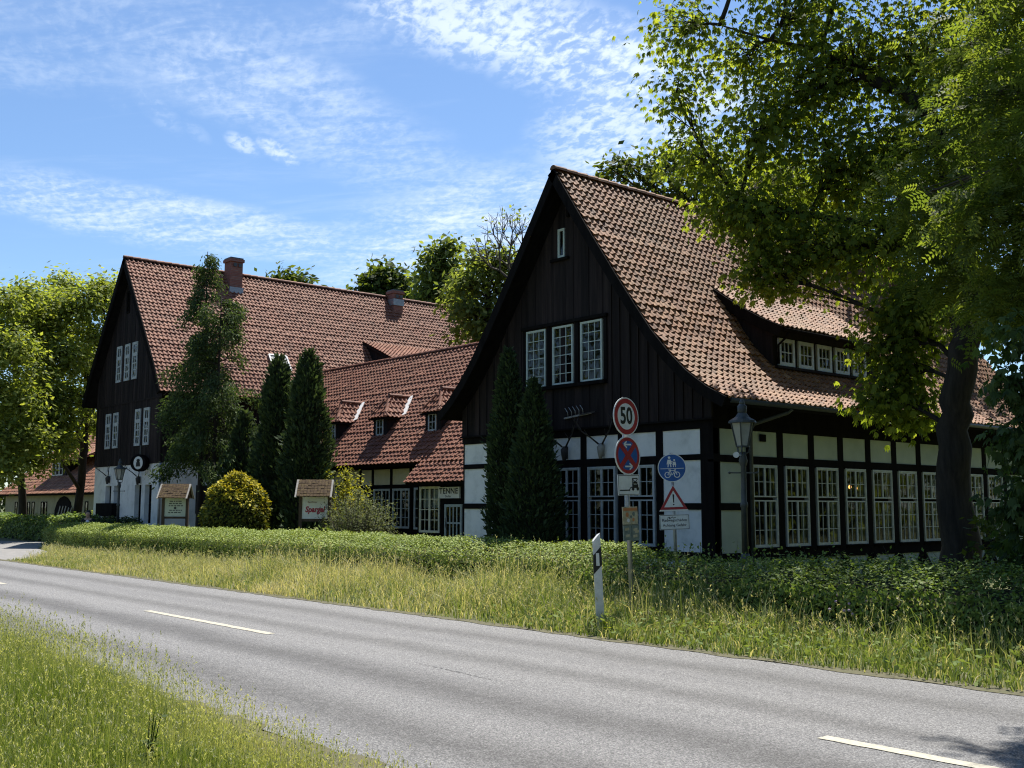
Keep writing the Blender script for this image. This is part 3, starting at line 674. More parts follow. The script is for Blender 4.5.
# dark boarded band below the eave, left and back walls
wbox(tf, ws, YG, YEND, 3.45, 4.30, .01, .14)
tf.box(XL, XL + .15, YG + .16, YEND, .02, 4.3); tf.box(XL, XW, YEND - .15, YEND, .02, 3.6)
tf.build('timber_frame', 'timber', front); pn.build('wall_panels', 'plaster', front); ps.build('side_wall_panels', 'plaster_shaded', front)
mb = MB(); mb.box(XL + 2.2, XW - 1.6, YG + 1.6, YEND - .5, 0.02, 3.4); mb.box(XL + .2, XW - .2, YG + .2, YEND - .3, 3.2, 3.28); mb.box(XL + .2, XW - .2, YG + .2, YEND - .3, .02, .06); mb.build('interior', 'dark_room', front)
mb = MB(); yv = 19.62; mb.box(XW - .005, XW + .03, yv, yv + .20, 3.06, 3.22); 
for i in range(4): mb.box(XW + .028, XW + .036, yv + .01, yv + .19, 3.08 + i * .035, 3.09 + i * .035)
mb.build('air_vent', 'timber', front)
mb = MB(); mb.tube([(-13.58, 17.6, 3.80), (-13.58, 34.3, 3.80)], .06, 8); mb.tube([(-13.58, 19.75, 3.74), (-13.66, 19.7, 3.66), (-14.2, 19.22, 3.42), (-14.28, 19.2, 3.30), (-14.28, 19.2, .1)], .045, 8); mb.build('gutter', 'iron', front)
# hanging lamps inside the fourth side window
for k in range(3):
    mb = MB(); p = (XW - .75, 24.12 + k * .27, 2.10 + (.03 if k == 1 else 0)); mb.ellipsoid(p, (.042, .042, .05), 10, 6); o = mb.build('hanging_lamp', 'bulb', None, base=p)
    tag(o, 'small warm glowing lamp hanging inside the fourth tall window of the side wall', 'lamp', 'lit lamps behind the side window')
    mb = MB(); mb.tube([(p[0], p[1], p[2] + .04), (p[0], p[1], 3.2)], .006, 5); mb.build('cord', 's_black', o)
# --- long dormer
dz = MB(); XD = -15.0; DY0, DY1 = 21.1, 25.75
DP = [(0, 7.16), (.55, 6.77), (1.1, 6.40), (1.65, 6.08), (2.22, 5.81)]
for y0, y1 in ((DY0, DY0 + .06), (DY1 - .06, DY1)):
    poly = [(-16.75, 7.02), (XD, 5.98), (XD, 4.95), (-15.6, 5.52), (-16.2, 6.5)]; dz.prism(poly, lambda a, b, d, y0=y0: (a, y0 + d, b), .06)
dz.box(XD - .02, XD, DY0 + .06, DY1 - .06, 4.9, 5.95); dz.box(XD, XD + .05, DY0, DY1, 5.66, 5.93); dz.box(XD, XD + .10, DY0 + .05, DY1 - .05, 4.90, 4.96)
dormer = dz.build('dormer', 'boards', front)
mb = MB(); dr = lambda h, z, t: (-16.86 + h, t, z); tiles(mb, DP, dr, 21.02, 26.1, colw=.185, rowl=.195, seed=9); mb.build('dormer_roof', 'tile_front', dormer, attr=True)
mb = MB(); slab(mb, DP, dr, 21.0, 26.08, -.02, -.10); slab(mb, DP, dr, 20.96, 21.01, .03, -.22); mb.tube([(-14.6, 21.05, 5.76), (-14.6, 26.0, 5.76)], .045, 8); mb.tube([(-14.6, 21.2, 5.72), (-14.7, 21.22, 5.6), (-14.93, 21.24, 5.45), (-14.93, 21.24, 5.0)], .03, 7); mb.build('dormer_eaves', 'timber', dormer)
for i in range(5):
    y = 21.28 + i * .795; m2 = MB(); w = .64; h = .66
    def lw(a0, a1, z0, z1, d0, d1, mat): m2.box(XD + .0 + d0, XD + .0 + d1, y + a0, y + a1, 4.97 + z0, 4.97 + z1, mat)
    lw(0, .09, 0, h, .005, .06, 0); lw(w - .09, w, 0, h, .005, .06, 0); lw(.09, w - .09, 0, .09, .005, .058, 0); lw(.09, w - .09, h - .09, h, .005, .058, 0)
    for c in (1, 2): xx = .09 + (w - .18) * c / 3; lw(xx - .012, xx + .012, .09, h - .09, .02, .05, 0)
    lw(.09, w - .09, h / 2 - .012, h / 2 + .012, .022, .048, 0)
    m2.add([(XD + .03, y + .08, 5.05), (XD + .03, y + w - .08, 5.05), (XD + .03, y + w - .08, 5.55), (XD + .03, y + .08, 5.55)], [(0, 1, 2, 3)], 1)
    m2.build('dormer_window', ['white_frame', 'glass'], dormer)
# lead patch at the eave of the main roof
mb = MB(); mb.box(-13.85, -13.45, 22.2, 22.75, 3.93, 3.96); mb.build('eave_flashing', 'iron', front)

# ================================================================== things on the front gable
def antler(loc, label, rz=0.0, flip=1, s=1.0, group='antlers hung on the walls', seed=1):
    g = random.Random(seed); root = empty('antlers', loc, label, 'antlers', group, rz)
    m = MB(); m.tube([(0, -.05, .12), (0, -.09, .04), (0, -.10, -.08), (0, -.10, -.22)], [.045 * s, .075 * s, .055 * s, .03 * s], 8); m.box(-.055, .055, -.04, -.004, -.16, .14); m.build('skull', 'bone' if flip > 0 else 'antler', root, local=True)
    for sd in (-1, 1):
        a = MB(); P = [Vector((sd * .04, -.08, .10)), Vector((sd * .16, -.16, .22)), Vector((sd * .30, -.26, .34)), Vector((sd * .38, -.30, .50)), Vector((sd * .36, -.26, .64))]
        P = [p * s for p in P]; a.tube(P, [.022, .020, .017, .013, .006], 6)
        for k, L in ((1, .17), (2, .18), (3, .15)):
            b = P[k]; a.tube([b, b + Vector((sd * .03, -.06, .04)) * s, b + Vector((sd * .03 + g.uniform(-.05, .08), -.13, .13)) * s * (L / .15)], [.013, .010, .004], 5)
        a.build('antler', 'antler', root, local=True)
    return root
antler((-18.83, YG - .02, 2.93), 'dark antlers and skull on the white panel nearest the two conifers of the near gable', .25, -1, 1.25, seed=2)
antler((-17.60, YG - .02, 2.95), 'antlers with pale skull on the white panel just left of the round traffic signs', .25, 1, 1.25, seed=3)
rk = empty('hay_rake_ornament', (-18.3, YG - .08, 3.80), 'pale bar with five curved upright tines fixed on the black gable boards', 'wall ornament')
m = MB(); m.bar((-.52, 0, -.05), (.40, 0, .03), .05, .04); m.build('bar', 'pale_wood', rk, local=True)
m = MB(); m.bar((.02, -.02, .0), (.55, -.02, .045), .025, .03); m.build('handle', 'antler', rk, local=True)
for i in range(5):
    x = -.40 + i * .13; z = -.035 + i * .011; m = MB(); m.tube([(x, 0, z), (x + .02, -.03, z + .12), (x - .03, -.05, z + .20), (x - .06, -.05, z + .23)], [.012, .011, .009, .006], 5); m.build('tine', 'steel', rk, local=True)

# ================================================================== the wing
wing = empty('wing_building', (-33.0, 21.6, 0), 'low half-timbered wing with red tiled roof and three tiny dormers between two big gables', 'house')
WZ0, WY0, WZ1, WY1 = 3.07, 21.0, 7.66, 25.02; WS = (WZ1 - WZ0) / (WY1 - WY0)
WP = [(0, WZ1), (WY1 - WY0, WZ0)]
FARP = [(0, 12.65), (1.2, 11.0), (2.6, 9.1), (3.75, 7.52), (4.5, 6.3)]; XF = -46.95
wt = lambda h, z, t: (t, WY1 - h, z)
def wrange(z):
    return (XF + float(np.interp(-z, [-p[1] for p in FARP], [p[0] for p in FARP])) - .1 if z > 6.3 else -42.9, XR - fh(max(z, 3.9)) + .05 if z > 3.9 else XL - .45)
mb = MB(); tiles(mb, WP, wt, -43.6, -20.0, colw=.225, rowl=.195, trange=wrange, seed=21)
roof_w = mb.build('roof', 'tile_wing', wing, attr=True)
EXX = -29.12
EP = [(0, WZ0 + .02), (.62, WZ0 + .02 - .62 * WS)]
mb = MB(); tiles(mb, EP, lambda h, z, t: (t, WY0 + .04 - h, z), EXX, -23.0, colw=.225, rowl=.19, seed=22); mb.build('porch_roof', 'tile_wing', wing, attr=True)
mb = MB(); ridge_caps(mb, (-43.3, WY1, WZ1 + .06), (-20.1, WY1, WZ1 + .06), .11); mb.build('ridge_cap', 'tile_wing', roof_w, attr=True)
mb = MB(); slab(mb, WP, wt, -43.0, -21.0, -.03, -.13); slab(mb, EP, lambda h, z, t: (t, WY0 + .04 - h, z), EXX + .03, -23.0, -.03, -.11)
slab(mb, WP, lambda h, z, t: (t, WY1 + h, z), -43.0, -21.0, .05, -.13); mb.build('roof_deck', 'timber', wing)
ww = wall_map('y', 21.6); wp_ = wall_map('y', 21.0)
tf = MB(); pn = MB()
PX = [-42.8, -40.2, -38.0, -36.2, -34.66, -33.60, -32.78, -31.6, -30.42]
for x in PX: wbox(tf, ww, x - .07, x + .07, .0, 3.3, 0, .15)
rail(ww, -42.9, EXX, 2.93, 3.35) if False else wbox(tf, ww, -42.9, -23.0, 2.93, 3.4, -.004, .14)
wbox(tf, ww, -42.9, EXX, 2.24, 2.38, -.004, .14); wbox(tf, ww, -42.9, EXX, .66, .80, -.004, .14); wbox(tf, ww, -42.9, -23.0, 0, 3.2, .13, .2)
for a, b in zip(PX[:-1], PX[1:]):
    wbox(pn, ww, a + .06, b - .06, 2.37, 2.94, .02, .12); wbox(pn, ww, a + .06, b - .06, .0, .67, .02, .12)
    if b < -36: wbox(pn, ww, a + .06, b - .06, .79, 2.25, .02, .12)
wbox(pn, ww, -30.36, EXX, 2.37, 2.94, .02, .12)
# porch wall with the door
wbox(tf, wp_, -29.14, -22.95, 2.26, 2.46, -.01, .14); wbox(tf, wp_, -29.14, -29.03, 0, 2.3, -.004, .6); wbox(tf, wp_, -27.90, -27.72, 0, 2.28, -.004, .14); wbox(tf, wp_, -26.72, -23.0, 0, 2.28, -.004, .14); wbox(tf, wp_, -27.75, -26.70, 1.70, 2.28, -.008, .14); wbox(tf, wp_, -29.03, -27.9, 0, .76, 0, .14); wbox(tf, wp_, -29.1, -23, 0, 2.3, .13, .19)
tf.build('timber_frame', 'timber', wing); pn.build('wall_panels', 'cream', wing)
window(wing, 'wingA', (-31.50, 21.61, .86), 0, 1.04, 1.38, 'white_frame', [(.03, .03, .52, 1.35, 2, 4), (.52, .03, 1.01, 1.35, 2, 4)], fw=.04, bw=.02)
window(wing, 'wingA', (-32.70, 21.61, .86), 0, 1.04, 1.38); window(wing, 'wingA', (-34.6, 21.61, .86), 0, 1.04, 1.38); window(wing, 'wingA', (-36.0, 21.61, .86), 0, 1.04, 1.38)
window(wing, 'wingB', (-30.20, 21.61, .84), 0, .36, 1.42, 'white_frame', [(.03, .03, .33, 1.39, 1, 4)], fw=.04)
window(wing, 'wingC', (-29.02, 20.99, .77), 0, 1.11, 1.50, 'cream_frame', [(.03, .03, .555, 1.47, 2, 4), (.555, .03, 1.08, 1.47, 2, 4)], curtain=[(.1, .5, .8, 1.4), (.6, 1.0, .8, 1.4)], fw=.045, bw=.024)
door = MB(); DX = -27.62
pane_grid(door, DX, .0, DX + .9, 1.69, 4, 3, .085, .055, 20.955, 21.0); door.box(DX + .08, DX + .82, 20.985, 20.995, .03, .5)
dro = door.build('door', 'door_paint', wing)
mb = MB(); mb.add([(DX + .06, 20.98, .06), (DX + .84, 20.98, .06), (DX + .84, 20.98, 1.64), (DX + .06, 20.98, 1.64)], [(0, 1, 2, 3)]); mb.build('pane', 'glass', dro)
mb = MB(); mb.bar((DX + .10, 20.93, .95), (DX + .10, 20.93, 1.25), .03, .02); mb.box(DX + .085, DX + .15, 20.94, 20.956, 1.12, 1.30); mb.build('handle', 'steel', dro)
sg = empty('name_sign', (-27.36, 20.95, 2.06), 'white board reading TENNE in dark letters above the grey glazed door', 'sign')
m = MB(); m.box(-.55, .56, -.03, .03, -.18, .18, 0); add_text(m, 'TENNE', .25, .0, .045, -.033, 1, .006, sx=1.18, space=1.08); add_text(m, 'Die Bar', .10, -.02, -.12, -.033, 1, .001); m.build('board', ['board_white', 's_black'], sg, local=True)
def wing_dormer(cx):
    yF = 21.95; zb = WZ0 + (yF - WY0) * WS; m = MB(); hw = .44; zt = 4.92
    m.hexa([(cx - hw, yF, zb - .1), (cx + hw, yF, zb - .1), (cx + hw, yF + .85, zb + .8), (cx - hw, yF + .85, zb + .8), (cx - hw, yF, zt), (cx + hw, yF, zt), (cx + hw, yF + .9, zt), (cx - hw, yF + .9, zt)])
    d = m.build('dormer', 'boards', wing)
    r = MB(); yR = WY0 + (5.66 - WZ0) / WS; yP = yF + .40; hp = [(0, 5.66), (.29, 5.21), (.58, 4.84)]
    for s in (-1, 1):
        def f(h, z, t, s=s): return (cx + s * h, t, z)
        def trg(z): return (yF - .20 + (z - 4.84) / .82 * .60, WY0 + (z - WZ0) / WS + .12)
        tiles(r, hp, f, yF - .24, yR + .35, colw=.2, rowl=.24, trange=trg, seed=int(abs(cx) * 10) + s, amp=.055)
    tiles(r, [(0, 5.66), (.29, 5.21), (.58, 4.84)], lambda h, z, t: (t, yP - h, z), cx - .58, cx + .58, colw=.2, rowl=.24, trange=lambda z: (cx - (5.68 - z) * .71, cx + (5.68 - z) * .71), seed=int(abs(cx) * 7), amp=.05)
    ridge_caps(r, (cx, yP - .04, 5.73), (cx, yR + .1, 5.73), .10)
    for s in (-1, 1): ridge_caps(r, (cx + s * .56, yF - .18, 4.90), (cx, yP, 5.72), .075, seed=5 + s)
    r.build('dormer_roof', 'tile_wing', d, attr=True)
    e = MB(); e.box(cx - .57, cx + .57, yF - .17, yF + .6, 4.78, 4.83); e.build('dormer_eaves', 'timber', d)
    w = MB(); x0, x1, z0, z1 = cx - .25, cx + .21, 4.20, 4.82
    pane_grid(w, x0, z0, x1, z1, 2, 2, .06, .025, yF - .03, yF + .01); w.add([(x0 + .04, yF - .012, z0 + .04), (x1 - .04, yF - .012, z0 + .04), (x1 - .04, yF - .012, z1 - .04), (x0 + .04, yF - .012, z1 - .04)], [(0, 1, 2, 3)], 1)
    w.build('dormer_window', ['white_frame', 'glass'], d)
    q = MB(); a = Vector((cx + .60, WY0 + (4.84 - WZ0) / WS - .0, 4.95)); b = Vector((cx + .10, WY0 + (5.60 - WZ0) / WS - .0, 5.71)); q.bar(a, b, .24, .03, (0, -WS, 1)); q.build('flashing', 'flashing', d)
for cx in (-36.15, -32.85, -29.62): wing_dormer(cx)

# ================================================================== the far house
far = empty('gabled_house', (XF, YG, 0), 'large house with black boarded gable over white ground floor and long pinkish red tiled roof', 'house')
ff = lambda h, z, t: (XF + h, t, z); fb = lambda h, z, t: (XF - h, t, z); FY1 = 36.7
mb = MB(); tiles(mb, FARP, ff, 17.55, FY1, colw=.20, rowl=.225, seed=31)
roof_r = mb.build('roof', 'tile_far', far, attr=True)
mb = MB(); ridge_caps(mb, (XF, 17.5, 12.72), (XF, FY1, 12.72), .12); mb.build('ridge_cap', 'tile_far', roof_r, attr=True)
mb = MB(); slab(mb, FARP, ff, 17.58, FY1, -.03, -.15); slab(mb, FARP, fb, 17.58, FY1, .05, -.15); mb.build('roof_deck', 'timber', far)
for f in (ff, fb):
    mb = MB(); slab(mb, FARP, f, 17.50, 17.56, .05, -.22); mb.build('bargeboard', 'timber', far)
def farz(h): return float(np.interp(abs(h), [p[0] for p in FARP], [p[1] for p in FARP]))
mb = MB(); g = random.Random(8); x = -50.7
while x < -43.2:
    nx = min(x + g.uniform(.2, .3), -43.2); d = g.uniform(0, .015)
    for z0, z1 in ((3.40, 6.14), (6.22, None)):
        za = z1 or farz(x - XF) - .1; zb = z1 or farz(nx - XF) - .1
        if z1: za = min(za, farz(x - XF) - .1); zb = min(zb, farz(nx - XF) - .1)
        if x < XF < nx and not z1: za = zb = max(za, zb)
        if min(za, zb) > z0: mb.hexa([(x + .008, YG - .03 - d, z0), (nx - .008, YG - .03 - d, z0), (nx - .008, YG + .02, z0), (x + .008, YG + .02, z0), (x + .008, YG - .03 - d, za), (nx - .008, YG - .03 - d, zb), (nx - .008, YG + .02, zb), (x + .008, YG + .02, za)], 0, g.random() ** 1.6)
    x = nx
mb.box(-50.75, -43.15, YG - .06, YG - .046, 6.14, 6.22); mb.build('gable_boarding', 'boards', far, attr=True)
poly = [(XF + h, farz(h) - .14) for h in np.linspace(-3.73, 3.73, 15)]
mb = MB(); mb.prism(poly + [(-43.22, 3.38), (-50.68, 3.38)], lambda a, b, d: (a, YG + .02 + d, b), .1); mb.prism(poly + [(-43.22, 0), (-50.68, 0)], lambda a, b, d: (a, FY1 - .5 + d, b), .1)
mb.box(-43.3, -43.2, YG + .1, FY1 - .5, 3.45, 7.6); mb.box(-50.7, -50.6, YG + .1, FY1 - .5, 0, 6.6); mb.build('upper_wall', 'boards', far)
mb = MB(); GW = [(-49.25, -48.55), (-48.22, -47.48), (-45.80, -45.10), (-44.72, -43.98)]
xs = [-50.7] + [v for q in GW for v in q] + [-43.2]
for a, b in zip(xs[::2], xs[1::2]): mb.box(a, b, YG, YG + .35, 0, 3.40)
for a, b in GW: mb.box(a, b, YG + .001, YG + .35, 2.52, 3.398); mb.box(a, b, YG + .001, YG + .35, 0, .9)
mb.box(-43.55, -43.205, YG + .35, FY1 - .5, 0, 3.44); mb.build('wall', 'plaster', far)
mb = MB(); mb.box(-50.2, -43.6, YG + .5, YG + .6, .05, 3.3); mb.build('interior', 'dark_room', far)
for a, b in GW: window(far, 'farg', (a, YG + .22, .9), 0, b - a if False else .72, 1.62, 'timber', [(.03, .03, .69, .9, 1, 1), (.03, .9, .69, 1.59, 1, 1)], fw=.05)
FW = [(.03, .03, .57, 1.07, 2, 3), (.03, 1.07, .57, 1.57, 2, 1)]
for a in (-49.42, -48.50, -45.95, -44.99): window(far, 'farw', (a, YG - .06, 4.20), 0, .60, 1.60, 'white_frame', FW, curtain=[(.05, .28, .06, 1.54), (.32, .55, .06, 1.54)], fw=.08, bw=.05)
for a in (-48.40, -47.44, -46.57): window(far, 'fart', (a, YG - .06, 7.17), 0, .58, 1.65, 'white_frame', [(.03, .03, .55, 1.1, 2, 3), (.03, 1.1, .55, 1.62, 2, 1)], curtain=[(.05, .27, .06, 1.58), (.31, .53, .06, 1.58)], fw=.08, bw=.05)
window(far, 'fars', (-47.45, YG - .06, 10.25), 0, .30, 1.0, 'timber', [(.02, .02, .28, .98, 1, 2)], fw=.05)
mb = MB(); mb.tube([(-43.1, YG - .03, 3.4), (-43.1, YG - .03, .0)], .05, 7); mb.build('downpipe', 'zinc', far)
mb = MB(); mb.box(-49.5, -47.55, YG - .32, YG - .02, 1.16, 1.74); mb.build('balcony_box', 'timber', far)
for k in range(2): mb = MB(); mb.box(-43.2, -43.17, YG + 1.6 + k * 2.2, YG + 2.3 + k * 2.2, 1.3, 2.5); pane_grid(mb, 0, 0, .01, .01, 1, 1, .002, .001, 0, .01) if False else None; mb.build('side_window', 'dark_room', far)
# chimneys: part of this roof
def chimney(y0, y1, x0, x1, zb, zt, lead):
    m = MB(); m.box(x0, x1, y0, y1, zb, zt, 0); m.box(x0 - .06, x1 + .06, y0 - .06, y1 + .06, zt - .16, zt - .02, 0); m.box(x0 - .02, x1 + .02, y0 - .02, y1 + .02, zt - .02, zt + .05, 1)
    for k in range(2): yy = y0 + (y1 - y0) * (.2 + .42 * k); m.box(x1 + .055, x1 + .07, yy, yy + .16, zt - .40, zt - .24, 1)
    c = m.build('chimney', ['brick', 'iron'], roof_r)
    m = MB(); m.box(x0 - .03, x1 + .05, y0 - .04, y1 + .04, zb + lead, zb + lead + .34); m.build('flashing', 'zinc', c)
chimney(22.3, 22.92, -46.85, -46.2, 11.2, 13.28, .35); chimney(31.65, 32.25, -46.9, -46.3, 11.5, 13.0, .7)
# roof windows
def fpt(y, s):
    h = s; z = farz(h); return Vector((XF + h, y, z))
for y0, y1, h0, h1 in ((23.12, 24.0, 3.10, 3.62), (24.75, 25.4, 3.08, 3.5)):
    m = MB(); n = Vector((1.37, 0, 1)).normalized(); P = [fpt(y0, h0), fpt(y1, h0), fpt(y1, h1), fpt(y0, h1)]
    for a, b in zip(P, P[1:] + P[:1]): m.bar(a + n * .09, b + n * .09, .08, .10, n)
    m.add([p + n * .11 for p in P], [(3, 2, 1, 0)], 1); m.build('roof_window', ['zinc', 'lampglass'], roof_r)
# shed dormer
m = MB(); SP = [(2.15, 9.75), (3.3, 9.28), (4.9, 8.6)]; tiles(m, SP, ff, 28.75, 33.9, colw=.20, rowl=.225, seed=37); sd = m.build('shed_dormer', 'tile_far', far, attr=True)
m = MB(); slab(m, SP, ff, 28.8, 33.85, -.02, -.12); m.prism([(XF + 2.2, 9.62), (XF + 4.6, 8.62), (XF + 4.6, 6.4), (XF + 3.9, 7.0)], lambda a, b, d: (a, 28.9 + d, b), .08); m.box(XF + 4.5, XF + 4.58, 28.9, 33.8, 6.5, 8.6); m.build('cheek', 'boards', sd)

# things on the far house
antler((-48.78, YG - .03, 2.82), 'antlers on the white wall left of the far street lamp', .3, -1, 1.35, seed=5)
antler((-45.25, YG - .03, 2.74), 'antlers on the white wall right below the round hanging emblem sign', .3, -1, 1.35, seed=6)
em = empty('round_emblem_sign', (float(ony(140, 462, YG - .35)[0]), YG - .35, 3.42), 'round dark sign with white oval and dark figure hung where boards meet the white wall', 'sign', rz=.75)
m = MB(); n = 24
for z0 in (0,):
    m.tube([(0, .16, 0), (0, -.14, 0)], [.36, .36], 24)
    m.tube([(0, -.14, 0), (0, -.17, 0)], [.36, .31], 24)
m.build('drum', 'timber', em, local=True)
m = MB(); m.add([(.26 * math.cos(a) * .78, -.175, .27 * math.sin(a)) for a in np.linspace(0, 2 * math.pi, 24, endpoint=False)], [tuple(range(24))], 0)
m.add([(.075 * math.cos(a), -.179, .10 + .07 * math.sin(a)) for a in np.linspace(0, 2 * math.pi, 14, endpoint=False)], [tuple(range(14))], 1)
m.add([(-.09, -.179, -.16), (.10, -.179, -.15), (.075, -.179, .02), (.03, -.179, .09), (-.04, -.179, .08), (-.085, -.179, .0)], [(0, 1, 2, 3, 4, 5)], 1); m.build('emblem', ['s_white', 's_black'], em, local=True)
m = MB(); m.bar((0, 0, .34), (0, 0, .75), .05, .05); m.bar((0, 0, .72), (.28, .28, .72), .04, .04); m.build('bracket', 'iron', em, local=True)

# ================================================================== the house on the far left
LX0, LX1, LY = -86.0, -57.0, 24.0
lh = empty('cottage', (-72, LY, 0), 'low cream cottage with sunlit orange tiled roof beyond the trees', 'house')
LP = [(0, 8.3), (6.9, 2.42)]; lf = lambda h, z, t: (t, LY + 6.4 - h, z)
mb = MB(); tiles(mb, LP, lf, LX0 - .4, LX1, colw=.24, rowl=.33, seed=41, amp=.06); rl_ = mb.build('roof', 'tile_left', lh, attr=True)
mb = MB(); slab(mb, LP, lf, LX0 - .38, LX1, -.03, -.15); slab(mb, LP, lambda h, z, t: (t, LY + 6.4 + h, z), LX0 - .38, LX1, .05, -.15); mb.build('roof_deck', 'timber', lh)
mb = MB(); mb.box(LX0, LX1, LY, LY + .3, 0, 2.75); mb.prism([(LY, 2.7), (LY + 12.8, 2.7), (LY + 6.4, 8.1)], lambda a, b, d: (LX0 + d, a, b), .3); mb.box(LX0, LX0 + .3, LY + .3, LY + 12.8, 0, 2.7); mb.box(LX0, LX1, LY + 12.5, LY + 12.8, 0, 2.6); mb.build('wall', 'cream_shaded', lh)
for x in (-83.5, -82.4, -80.6, -79.6, -77.6, -76.9, -69.0, -66.5, -64.5): window(lh, 'cott', (x, LY - .04, .75), 0, .5, 1.15, 'timber', [(.02, .02, .48, 1.13, 1, 2)], fw=.04)
mb = MB(); ga = [(-1.7, 0), (-1.7, 1.3), (-1.3, 1.85), (-.7, 2.15), (0, 2.25), (.7, 2.15), (1.3, 1.85), (1.7, 1.3), (1.7, 0)]
mb.prism([(-73.0 + a, b) for a, b in ga], lambda a, b, d: (a, LY - .05 + d, b), .04, 0); 
for k in range(5): mb.bar((-74.4 + k * .55, LY - .07, .15), (-73.5 + k * .55, LY - .07, 1.5 + .1 * (k < 3)), .12, .03, (0, 1, 0), 1)
mb.build('arched_gate', ['timber', 'pale_wood'], lh)
mb = MB(); yD = LY + .9; zD = 2.42 + (yD - (LY - .5)) * .852
mb.hexa([(-78.6, yD, zD - .1), (-75.6, yD, zD - .1), (-75.6, yD + 1.9, zD + 1.5), (-78.6, yD + 1.9, zD + 1.5), (-78.6, yD, zD + 1.15), (-75.6, yD, zD + 1.15), (-75.6, yD + 1.9, zD + 1.6), (-78.6, yD + 1.9, zD + 1.6)]); dm = mb.build('dormer', 'boards', lh)
mb = MB(); SP2 = [(0, zD + 2.35), (2.9, zD + 1.15)]; tiles(mb, SP2, lambda h, z, t: (t, yD + 2.6 - h, z), -79.0, -72.0, colw=.24, rowl=.33, seed=44); slab(mb, SP2, lambda h, z, t: (t, yD + 2.6 - h, z), -79.0, -72.0, -.02, -.1); mb.build('dormer_roof', 'tile_left', dm, attr=True)
mb = MB()
for k in range(3): pane_grid(mb, -78.4 + k * .75, zD + .1, -77.75 + k * .75, zD + 1.0, 1, 2, .07, .03, yD - .05, yD - .01)
mb.build('dormer_window', 'steel', dm)

# ================================================================== ground, road
def sheet(name, poly, z, mat, kind='structure', label=None, cat=None, group=None):
    m = MB(); m.add([(a, b, z) for a, b in poly], [tuple(range(len(poly)))]); o = m.build(name, mat); return tag(o, label, cat, group, kind)
sheet('ground', [(-900, -900), (900, -900), (900, 900), (-900, 900)], -.02, 'ground')
RY0, RY1 = 3.9, 9.62
g = random.Random(4)
def ragged(y, x0, x1, step, amp): 
    out = []; x = x0
    while x < x1: out.append((x, y + g.uniform(-amp, amp))); x += step * g.uniform(.6, 1.4)
    out.append((x1, y)); return out
sheet('road', [(-300, RY0)] + [(200, RY0), (200, RY1), (-34.0, RY1), (-300, RY1)], -.008, 'asphalt')
sheet('driveway', [(-34.6, 9.72), (-35.4, 10.9), (-38.5, 12.4), (-43.6, 13.4), (-46.2, 14.6), (-47.4, 18), (-47.6, 24), (-52, 24), (-51.5, 18), (-52, 15.6), (-60, 13.5), (-120, 12.6), (-120, 9.72)], -.012, 'drive')
def strip(name, top, bot, z, mat):
    n = len(top); m = MB(); m.add([(a, b, z) for a, b in top] + [(a, b, z) for a, b in bot], [(i, n + i, n + i + 1, i + 1) for i in range(n - 1)]); o = m.build(name, mat); return tag(o, kind='structure')
xs = np.arange(-36, 8, .22)
strip('sandy_verge', [(x, RY1 + .24 + g.uniform(-.08, .08)) for x in xs], [(x, RY1 - .02 + g.uniform(-.06, .05)) for x in xs], -.003, 'soil')
xs = np.arange(-30, 8, .16)
strip('sandy_verge', [(x, RY0 + .04 + g.uniform(-.10, .10)) for x in xs], [(x, RY0 - .55 + g.uniform(-.08, .08)) for x in xs], -.003, 'soil')
for i, x in enumerate((-40.15, -28.1, -16.6, -4.5, 7.6)):
    m = MB(); xx = np.linspace(x, x + 4.0, 30); n = len(xx)
    tp = [(q, 6.86 + g.uniform(-.008, .008)) for q in xx]; bt = [(q, 6.735 + g.uniform(-.008, .008)) for q in xx]
    m.add([(a, b, -.003) for a, b in tp] + [(a, b, -.003) for a, b in bt], [(k, n + k, n + k + 1, k + 1) for k in range(n - 1)]); tag(m.build('road_marking', 'paint'), kind='structure', group='white centre line dashes')
p, q = onz(418, 662.5), onz(505, 682)
m = MB(); n = 60; L_ = []; R_ = []
for i in range(n):
    t = i / (n - 1); c = p * (1 - t) + q * t; w = max(.0012, .010 * math.sin(math.pi * min(1, t * .9 + .08)) * g.uniform(.1, 1.3)); yy = c[1] + g.uniform(-.02, .02); L_.append((c[0], yy + w, -.004)); R_.append((c[0], yy - w, -.004))
m.add(L_ + R_, [(k, n + k, n + k + 1, k + 1) for k in range(n - 1)]); tag(m.build('road_crack', 'crack'), kind='structure')

# ================================================================== signs
def tilted(o, rz, tilt):
    """lean the thing sideways (about the line running from the road to the house) by tilt degrees"""
    ax = Vector((CM[2][0], CM[2][1], 0)).normalized(); o.rotation_euler = (Matrix.Rotation(math.radians(tilt), 3, ax) @ Matrix.Rotation(rz, 3, 'Z')).to_euler()
def disc(m, r0, r1, y, mat, cz=0.0, n=40, cx=0.0):
    A = np.linspace(0, 2 * math.pi, n, endpoint=False)
    if r0 <= 0: m.add([(cx + r1 * math.cos(a), y, cz + r1 * math.sin(a)) for a in A], [tuple(range(n))], mat)
    else: m.add([(cx + r0 * math.cos(a), y, cz + r0 * math.sin(a)) for a in A] + [(cx + r1 * math.cos(a), y, cz + r1 * math.sin(a)) for a in A], [(k, (k + 1) % n, n + (k + 1) % n, n + k) for k in range(n)], mat)
def plate_round(r, cz, m): m.tube([(0, -.030, cz), (0, -.042, cz)], [r, r], 40, 0, True, False)
